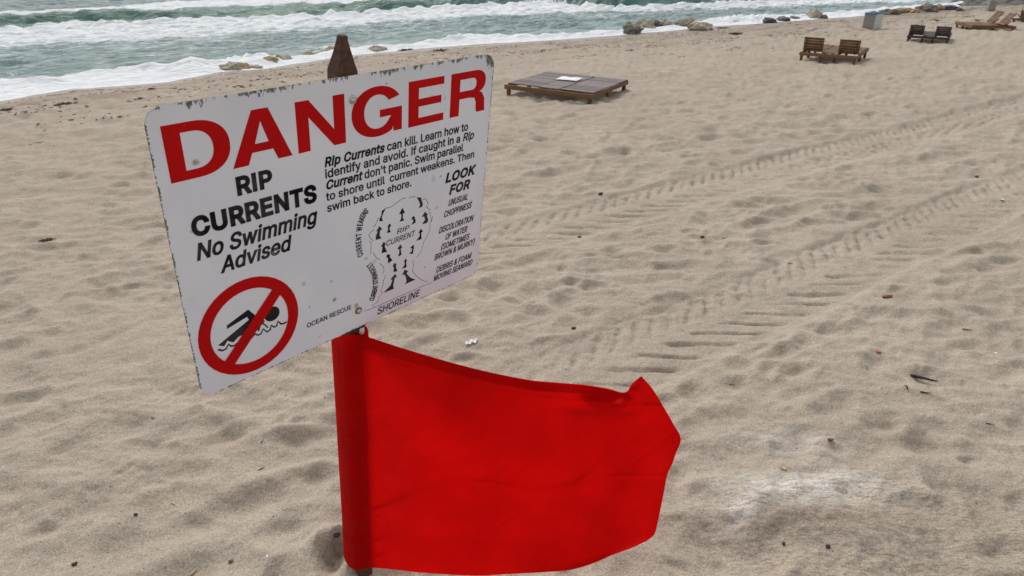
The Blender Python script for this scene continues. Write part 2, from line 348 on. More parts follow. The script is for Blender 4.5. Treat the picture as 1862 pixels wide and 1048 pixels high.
# scoured low mound at the lower right
g = at_z(1440, 930, 0); stamp(g[0], g[1], .50, .22, -.2, -.045, .1)
g = at_z(1400, 1010, 0); stamp(g[0], g[1], .40, .16, -.1, .030, .1)
gx, gy = np.meshgrid(RX0 + np.arange(NX) * RS, RY0 + np.arange(NY) * RS)
gu, gv = to_uv(gx, gy)
wob = .015 * np.sin(gu * .9) + .015 * np.sin(gu * 2.3 + 1)
def track(vc, hw, u0, depth, seed, fade_mid=0.0):
    b = (gv - vc - wob) / hw; ab = np.abs(b)
    m = (ab < 1.6) & (gu > u0 - 1); bb = b[m]; aa = gu[m]; abb = ab[m]
    nz = pn(aa * 2.2, bb * 1.3, seed); nz2 = pn(aa * 7, bb * 5 , seed + 1)
    bed = -.014 * ss(1.05, .90, abb) - .010 * np.exp(-((bb - .88) / .06) ** 2) * (.6 + nz2)
    berm = np.where(bb > 0, .009, .005) * np.exp(-((abb - 1.08) / .13) ** 2) * (1 + .8 * nz)
    sp_ = .285
    ph = ((aa - 1.404 * hw * abb + .012 * nz2) / sp_) % 1.0
    lug = ss(.0, .07, ph) * ss(.30, .10, ph)
    lug = lug * np.where(bb > 0, ss(1.0, .85, abb) * ss(.25, .55, abb), ss(.86, .70, abb) * ss(.04, .12, abb))
    left = bb > 0
    ph2 = ((aa - 1.2 * hw * abb + .03 * nz + .015 * nz2) / .19) % 1.0; dab = ss(0, .16, ph2) * ss(.60, .28, ph2) * ss(.16, .40, bb) * ss(.90, .72, bb) * np.clip(.9 + .8 * nz2, .2, 1.5)
    lug = np.where(left, lug * .15 + dab * .72, lug * (.9 + .8 * nz))
    crumb = (.022 * np.abs(nz2) - .012 * (nz2 > .25)) * ss(.30, .6, bb) * ss(1.1, .8, bb)
    h = bed + berm - depth * lug + crumb
    h *= (1 + .07 * np.clip(aa - 6, 0, 12)) * ss(u0 - .6, u0 + .8, aa) * (.85 + .35 * ss(-.4, .4, pn(aa * .6, bb * .8, seed + 3)))
    cur = RAS[m]; damp = ss(1.25, .95, abb) * .65
    RAS[m] = cur * (1 - damp) + h.astype(np.float32)
track(4.86, .42, .6, .036, 21)
track(2.63, .40, 2.1, .028, 31)
def ras(x, y):
    fx = (x - RX0) / RS; fy = (y - RY0) / RS; ok = (fx > 1) & (fx < NX - 2) & (fy > 1) & (fy < NY - 2)
    fx = np.clip(fx, 0, NX - 2.001); fy = np.clip(fy, 0, NY - 2.001); i = fx.astype(int); j = fy.astype(int); a = fx - i; b = fy - j
    r = RAS[j, i] * (1 - a) * (1 - b) + RAS[j, i + 1] * a * (1 - b) + RAS[j + 1, i] * (1 - a) * b + RAS[j + 1, i + 1] * a * b
    edge = ss(0, 60, np.minimum(np.minimum(fx, NX - 2 - fx), np.minimum(fy, NY - 2 - fy)))
    return np.where(ok, r, 0) * edge
def detail(x, y):
    u, v = to_uv(x, y); d = v_water(u) - v; r = np.hypot(x, y)
    k = ss(.3, 6, d) * .8 + .08; k = k * ss(400, 60, r)
    tr = np.maximum(np.maximum(ss(.62, .4, abs(v - 4.86)), ss(.62, .4, abs(v - 2.63))), 0)
    k2 = k * (1 - .6 * tr)
    c, s = math.cos(.20), math.sin(.20); a = x * c + y * s; b = -x * s + y * c
    wx = fbm(x * .8, y * .8, 2, 60) * .25
    rid = 1 - np.abs(pn((a + wx) * 1.15, (b + wx) * 2.3, 61)) * 2.2           # ridges with crisp crests
    rid2 = 1 - np.abs(pn((a - wx) * 2.6, (b + wx) * 4.9, 63)) * 2.2
    near = .68 + .40 * ss(3.0, 8.0, r) + .55 * ss(8, 15, r); h = k2 * near * (.024 * fbm(a * 1.1, b * 2.0, 3, 64) + .026 * rid + .0135 * rid2 + .006 * np.clip(fbm(x * 6.5, y * 8, 3, 69) - .15, 0, 1) + .0055 * (1 - np.abs(pn((a + wx) * 6.0, (b - wx) * 10.0, 68)) * 2.2))
    h = h + k * .028 * fbm(x * .25, y * .25, 2, 66) + k * .0045 * fbm(x * 9, y * 11, 3, 67)
    return h
def height(x, y):
    x = np.asarray(x, float); y = np.asarray(y, float)
    return base_h(x, y) + ras(x, y) + detail(x, y)
def hz(x, y): return float(height(np.array([x]), np.array([y]))[0])
def on_ground(px, py, z_min=None):
    d = sight(px, py); lo, hi = .5, 400.0
    for t in np.linspace(.8, 400, 500):
        p = EYE + d * t
        if p[2] < float(base_h(np.array([p[0]]), np.array([p[1]]))[0]): hi = t; break
        lo = t
    for _ in range(26):
        m = (lo + hi) / 2; p = EYE + d * m
        if p[2] < hz(p[0], p[1]): hi = m
        else: lo = m
    return EYE + d * hi

def build_ground():
    ang = [0.0]
    th = np.concatenate([np.arange(-58, 58, .112), np.arange(58, 302.01, 4.0)])
    th = np.radians(np.append(th, 302.0)); th = np.unique(np.round(th, 6))
    rr = [.05, .5, 1.0]; r = 1.15
    while r < 46: rr.append(r); r += max(.0085, .00062 * r * r)
    while r < 6000: rr.append(r); r *= 1.16
    rr.append(6500.); rr = np.array(rr)
    A, R = np.meshgrid(th, rr, indexing='ij'); X = R * np.sin(A); Y = R * np.cos(A) - .1
    Z = height(X, Y); u, v = to_uv(X, Y); d = v_water(u) - v
    # damp sand towards the water, in streaks that run along the shore
    st = fbm(u * .35, v * 2.2, 4, 71)
    damp = ss(6.5, 1.5, d + st * 3.0) * .85 + ss(1.6, .1, d + st * .5) * .35
    damp = np.clip(damp + ss(.25, .8, fbm(u * .8, v * 3.5, 4, 75)) * .4 * ss(11, 5, d), 0, .95)
    g = at_z(1450, 884, 0); q = ((X - g[0] - .05) / .40) ** 2 + ((Y - g[1] - .10 * (X - g[0])) / .12) ** 2
    n1 = 1.3 * fbm(X * 9 + Y * 5, Y * 26, 4, 81)
    g2 = at_z(1345, 935, 0); q2 = ((X - g2[0]) / .10) ** 2 + ((Y - g2[1] - .5 * (X - g2[0])) / .06) ** 2
    g3 = at_z(1430, 800, 0); q3 = ((X - g3[0]) / .30) ** 2 + ((Y - g3[1]) / .10) ** 2
    pale = np.clip(.85 * np.exp(-q) * (.9 + .55 * n1) + .7 * np.exp(-q2) * (.9 + .8 * n1) + .30 * np.exp(-q3) * (1 + n1), 0, .85)
    g4 = at_z(1520, 960, 0); coarse = ss(1.4, .3, ((X - g4[0] - .15) / 1.05) ** 2 + ((Y - g4[1]) / .42) ** 2)
    g5 = at_z(1470, 945, 0); q5 = ((X - g5[0]) / .42) ** 2 + ((Y - g5[1] + .12 * (X - g5[0]) ** 2) / .075) ** 2
    g6 = at_z(608, 1005, 0); q6 = ((X - g6[0]) / .07) ** 2 + ((Y - g6[1]) / .09) ** 2
    damp = np.clip(damp + .55 * np.exp(-q5) * (1 + .6 * n1) + .55 * np.exp(-q6) * (1 + n1), 0, .9)
    me = grid_mesh('beach_sand', np.stack([X, Y, Z], -1), MAT['sand'], True, dict(damp=damp, pale=pale, coarse=coarse))
    me.flip_normals() if me.polygons[100].normal.z < 0 else None
    tag(link('sand_beach', me), 'pale grey brown sand with soft footprints and tractor tracks', None, None, 'structure')
build_ground()

# ------------------------------------------------------------------ sea
L1 = line([(-200, 172), (0, 150), (100, 151), (140, 141), (220, 135), (300, 128), (390, 122), (480, 117), (560, 108), (640, 94), (760, 84), (870, 71), (1000, 66), (1135, 58), (1340, 38), (1480, 29), (1700, 11), (1790, 1)], Z_SEA)
L2 = line([(-200, 95), (0, 88), (150, 78), (300, 73), (450, 66), (600, 54), (700, 43), (800, 33), (1000, 25), (1150, 21), (1340, 16), (1500, 10), (1700, 2)], Z_SEA)
L3 = line([(-200, 62), (0, 52), (130, 44), (300, 39), (450, 34), (600, 27), (700, 21), (800, 13), (893, 10), (1002, 7), (1075, 12), (1150, 12), (1263, 8), (1400, 3), (1500, -3)], Z_SEA + .2)
L4 = line([(-200, 44), (0, 35), (65, 31), (140, 23), (200, 21), (300, 19), (420, 12), (600, 7), (700, 3), (800, -2), (1000, -6), (1150, -2), (1400, -12)], Z_SEA + .62)
L5 = line([(-200, 14), (0, 8), (100, 4), (200, 0), (300, -8), (600, -22), (1100, -22)], Z_SEA + .5)
def vi(L, u): return np.interp(u, L[:, 0], L[:, 1])
def build_sea():
    us = np.concatenate([[-4000, -1500, -600, -250, -120, -60], np.arange(-32, 90, .16), [95, 105, 120, 150, 200, 300, 600, 1500, 4000.]])
    vs = np.concatenate([np.arange(15.5, 62, .085), np.arange(62, 120, 1.0), [130, 150, 200, 300, 500, 900, 2000, 6000.]])
    Ug, Vg = np.meshgrid(us, vs, indexing='ij')
    wob = .35 * pn(Ug * .25, Vg * 0 + 1.7, 91) + .12 * pn(Ug * 1.1, Vg * 0 + 4.2, 92)
    v0 = v_water(Ug); v1 = vi(L1, Ug) + wob; v2 = vi(L2, Ug) + wob * 3; v3 = vi(L3, Ug) + wob * 1.2; v4 = np.maximum(vi(L4, Ug) + wob * .6, v3 + 1.2)
    far = ss(140, 60, np.abs(Vg - 30))
    chop = 1.9 * (.055 * fbm(Ug * .55, Vg * 1.5, 4, 93) + .035 * (1 - 2 * np.abs(pn(Ug * .9 + .3 * wob, Vg * 2.4, 97)))) * ss(-.5, 5, Vg - v0)
    z = chop
    z = z + .05 * ss(v0 - .2, v0 + .6, Vg) * ss(v1 + .4, v1 - .3, Vg) * (1 + fbm(Ug * 2, Vg * 3, 3, 98)) + .09 * np.exp(-((Vg - v1 + .3) / .45) ** 2) * (1 + pn(Ug * 1.3, Vg * 2, 99))
    z = z + .16 * ss(v3 - 1.0, v3 - .2, Vg) * ss(v3 + .5, v3 + .05, Vg) * (1 + .8 * fbm(Ug * 1.2, Vg * 1.2, 3, 100)) + .10 * ss(v2, v2 + 2, Vg) * ss(v3 + .4, v3 - .2, Vg) * (1 + fbm(Ug * .9, Vg * 1.8, 4, 101))
    amp = .62 * (1 + .2 * pn(Ug * .12, Vg * 0 + 8, 102)) * ss(-50, -25, Ug) * ss(120, 80, Ug)
    z = z + amp * np.where(Vg < v4, ss(v3, v4, Vg) ** 1.5, ss(v4 + 9, v4, Vg) * .55 + .45 * ss(v4 + 3.0, v4, Vg))
    vb = np.maximum(vi(L5, Ug), v4 + 7) + 3.0 + .5 * pn(Ug * .2, Vg * 0, 103)
    z = z + .55 * np.exp(-((Vg - vb) / 1.6) ** 2) * far
    foam = .33 + .10 * fbm(Ug * .12, Vg * .35, 2, 120)
    foam = foam + .75 * ss(v1 + .25, v1 - .25, Vg)
    foam = foam - .10 * ss(v1 + 6, v1 + 1.5, Vg) * ss(v1 - .2, v1 + .6, Vg)
    bore = ss(v2 - 1.6, v2 + 1.4, Vg) * ss(v3 + .12, v3 - .12, Vg)
    foam = foam * (1 - bore) + bore * .93
    face = ss(v3 - .1, v3 + .15, Vg) * ss(v4 + .15, v4 - .25, Vg)
    left_churn = ss(6.5, -.5, Ug) * .25
    foam = foam * (1 - face) + face * (.06 + left_churn)
    outer = ss(v4 - .1, v4 + .4, Vg); foam = foam * (1 - outer) + outer * (.98 - .35 * ss(14, 34, Ug))
    dk = ss(vb - 3.2, vb - 2.4, Vg) * ss(vb + .3, vb - .1, Vg); foam = foam * (1 - dk) + dk * .12
    fr = ss(vb + 6, vb + 30, Vg); foam = foam * (1 - fr) + fr * .30
    for (px, py, r, k) in ((462, 112, .55, .9), (350, 128, 1.2, .5), (1345, 38, 1.3, .7), (1320, 6, 2.0, .9), (1030, 8, 3.0, .9), (590, 92, .8, .5), (840, 76, .9, .5)):
        g = at_z(px, py, Z_SEA); cu, cv = to_uv(g[0], g[1]); q = np.exp(-(((Ug - cu) / (r * 1.6)) ** 2 + ((Vg - cv) / r) ** 2)); foam = foam + k * q; z = z + .22 * k * q * (1 + fbm(Ug * 3, Vg * 3, 2, 111))
    green = face * .85 + .25 * ss(v1 + 4, v1, Vg) * ss(v1 - .3, v1, Vg)
    P = np.stack([Ug, Vg, z], -1)
    me = grid_mesh('sea', P, MAT['sea'], True, dict(foam=np.clip(foam, -.3, 1.6), green=np.clip(green, 0, 1)))
    if me.polygons[5000].normal.z < 0: me.flip_normals()
    o = link('sea', me); o.location = (0, 0, Z_SEA); o.rotation_euler = (0, 0, math.atan2(TS[1], TS[0])); tag(o, kind='structure')
build_sea()

# ------------------------------------------------------------------ headland at the far end of the beach
def build_headland():
    g = on_ground(1775, 13); n = 120; m = 60
    S, T = np.meshgrid(np.linspace(0, 1, n), np.linspace(-1, 1, m), indexing='ij')
    u0, v0 = to_uv(g[0], g[1])
    U = u0 + S * 70 - 1.0; wv = 2.2 + 7 * S ** .7; Vc = v0 + 1.5 - S * 12
    V = Vc + T * wv + .8 * pn(U * .3, T * 0, 141)
    X, Y = from_uv(U, V); env = (1 - T * T) ** .8 * ss(-.02, .16, S) * ss(1.02, .9, S)
    H = env * (1.0 + 2.4 * S) * (1 + .45 * fbm(U * .35, V * .35, 3, 142)) + env * .7 * fbm(U * 1.1, V * 1.1, 4, 143)
    Z = base_h(X, Y) - .25 + H
    me = grid_mesh('headland', np.stack([X, Y, Z], -1), MAT['scrub'], False)
    if me.polygons[2000].normal.z < 0: me.flip_normals()
    tag(link('headland', me), kind='structure')
build_headland()
# ------------------------------------------------------------------ danger sign on its post
S_O = np.array([-0.87497358, 1.50456642, 1.36455]); S_U = np.array([0.68118812, 0.7320913, 0.00500762])
S_V = np.array([0.09822966, -0.09817351, 0.9903095]); S_V = S_V - S_V.dot(S_U) * S_U; S_V /= np.linalg.norm(S_V); S_N = np.cross(S_U, S_V)
def s2w(u, v, n=0): return S_O + S_U * u + S_V * v + S_N * n
FRAME = Matrix(((S_U[0], S_V[0], S_N[0], S_O[0]), (S_U[1], S_V[1], S_N[1], S_O[1]), (S_U[2], S_V[2], S_N[2], S_O[2]), (0, 0, 0, 1)))
POST_U, POST_W = .532, .062
t_ = .6
for _ in range(12):
    p = s2w(POST_U, -t_, -POST_W / 2 - .003); t_ += (p[2] - hz(p[0], p[1])) / S_V[2] * 1.0
    t_ = max(.2, t_)
POST_BASE = s2w(POST_U, -t_, -POST_W / 2 - .003)
sign = empty('danger_sign', POST_BASE)
tag(sign, 'worn white rip current danger sign with red and black lettering bolted to a brown post', 'sign')
def on_sign(name, me, mat=None, off=0.0):
    o = link(name, me, sign, mat); o.matrix_basis = Matrix.Translation(-Vector(POST_BASE)) @ FRAME @ Matrix.Translation((0, 0, off)); return o

def curve_mesh(name, splines, ext=.00025, offset=0.0, cyc=True, width=None, res=6):
    """splines: list of ('P', [(x,y)..]) or ('B', flat bezier list) in metres on the sign plane"""
    cu = bpy.data.curves.new(name, 'CURVE')
    if width is None: cu.dimensions = '2D'; cu.fill_mode = 'BOTH'; cu.extrude = ext; cu.offset = offset
    else: cu.dimensions = '3D'; cu.bevel_depth = width / 2; cu.bevel_resolution = 1
    cu.resolution_u = res
    for kind, pts in splines:
        if kind == 'P':
            s = cu.splines.new('POLY'); s.points.add(len(pts) - 1)
            for q, p in zip(s.points, pts): q.co = (p[0], p[1], 0, 1)
        else:
            s = cu.splines.new('BEZIER'); k = len(pts) // 6; s.bezier_points.add(k - 1)
            for i, b in enumerate(s.bezier_points):
                a = pts[i * 6:i * 6 + 6]; b.handle_left = (a[0], a[1], 0); b.co = (a[2], a[3], 0); b.handle_right = (a[4], a[5], 0)
        s.use_cyclic_u = cyc
    o = bpy.data.objects.new(name, cu); COL.objects.link(o); bpy.context.view_layer.update()
    dg = bpy.context.evaluated_depsgraph_get(); me = bpy.data.meshes.new_from_object(o.evaluated_get(dg)); me.name = name
    if width is not None:
        for v in me.vertices: v.co.z *= .12
    bpy.data.objects.remove(o); bpy.data.curves.remove(cu); return me

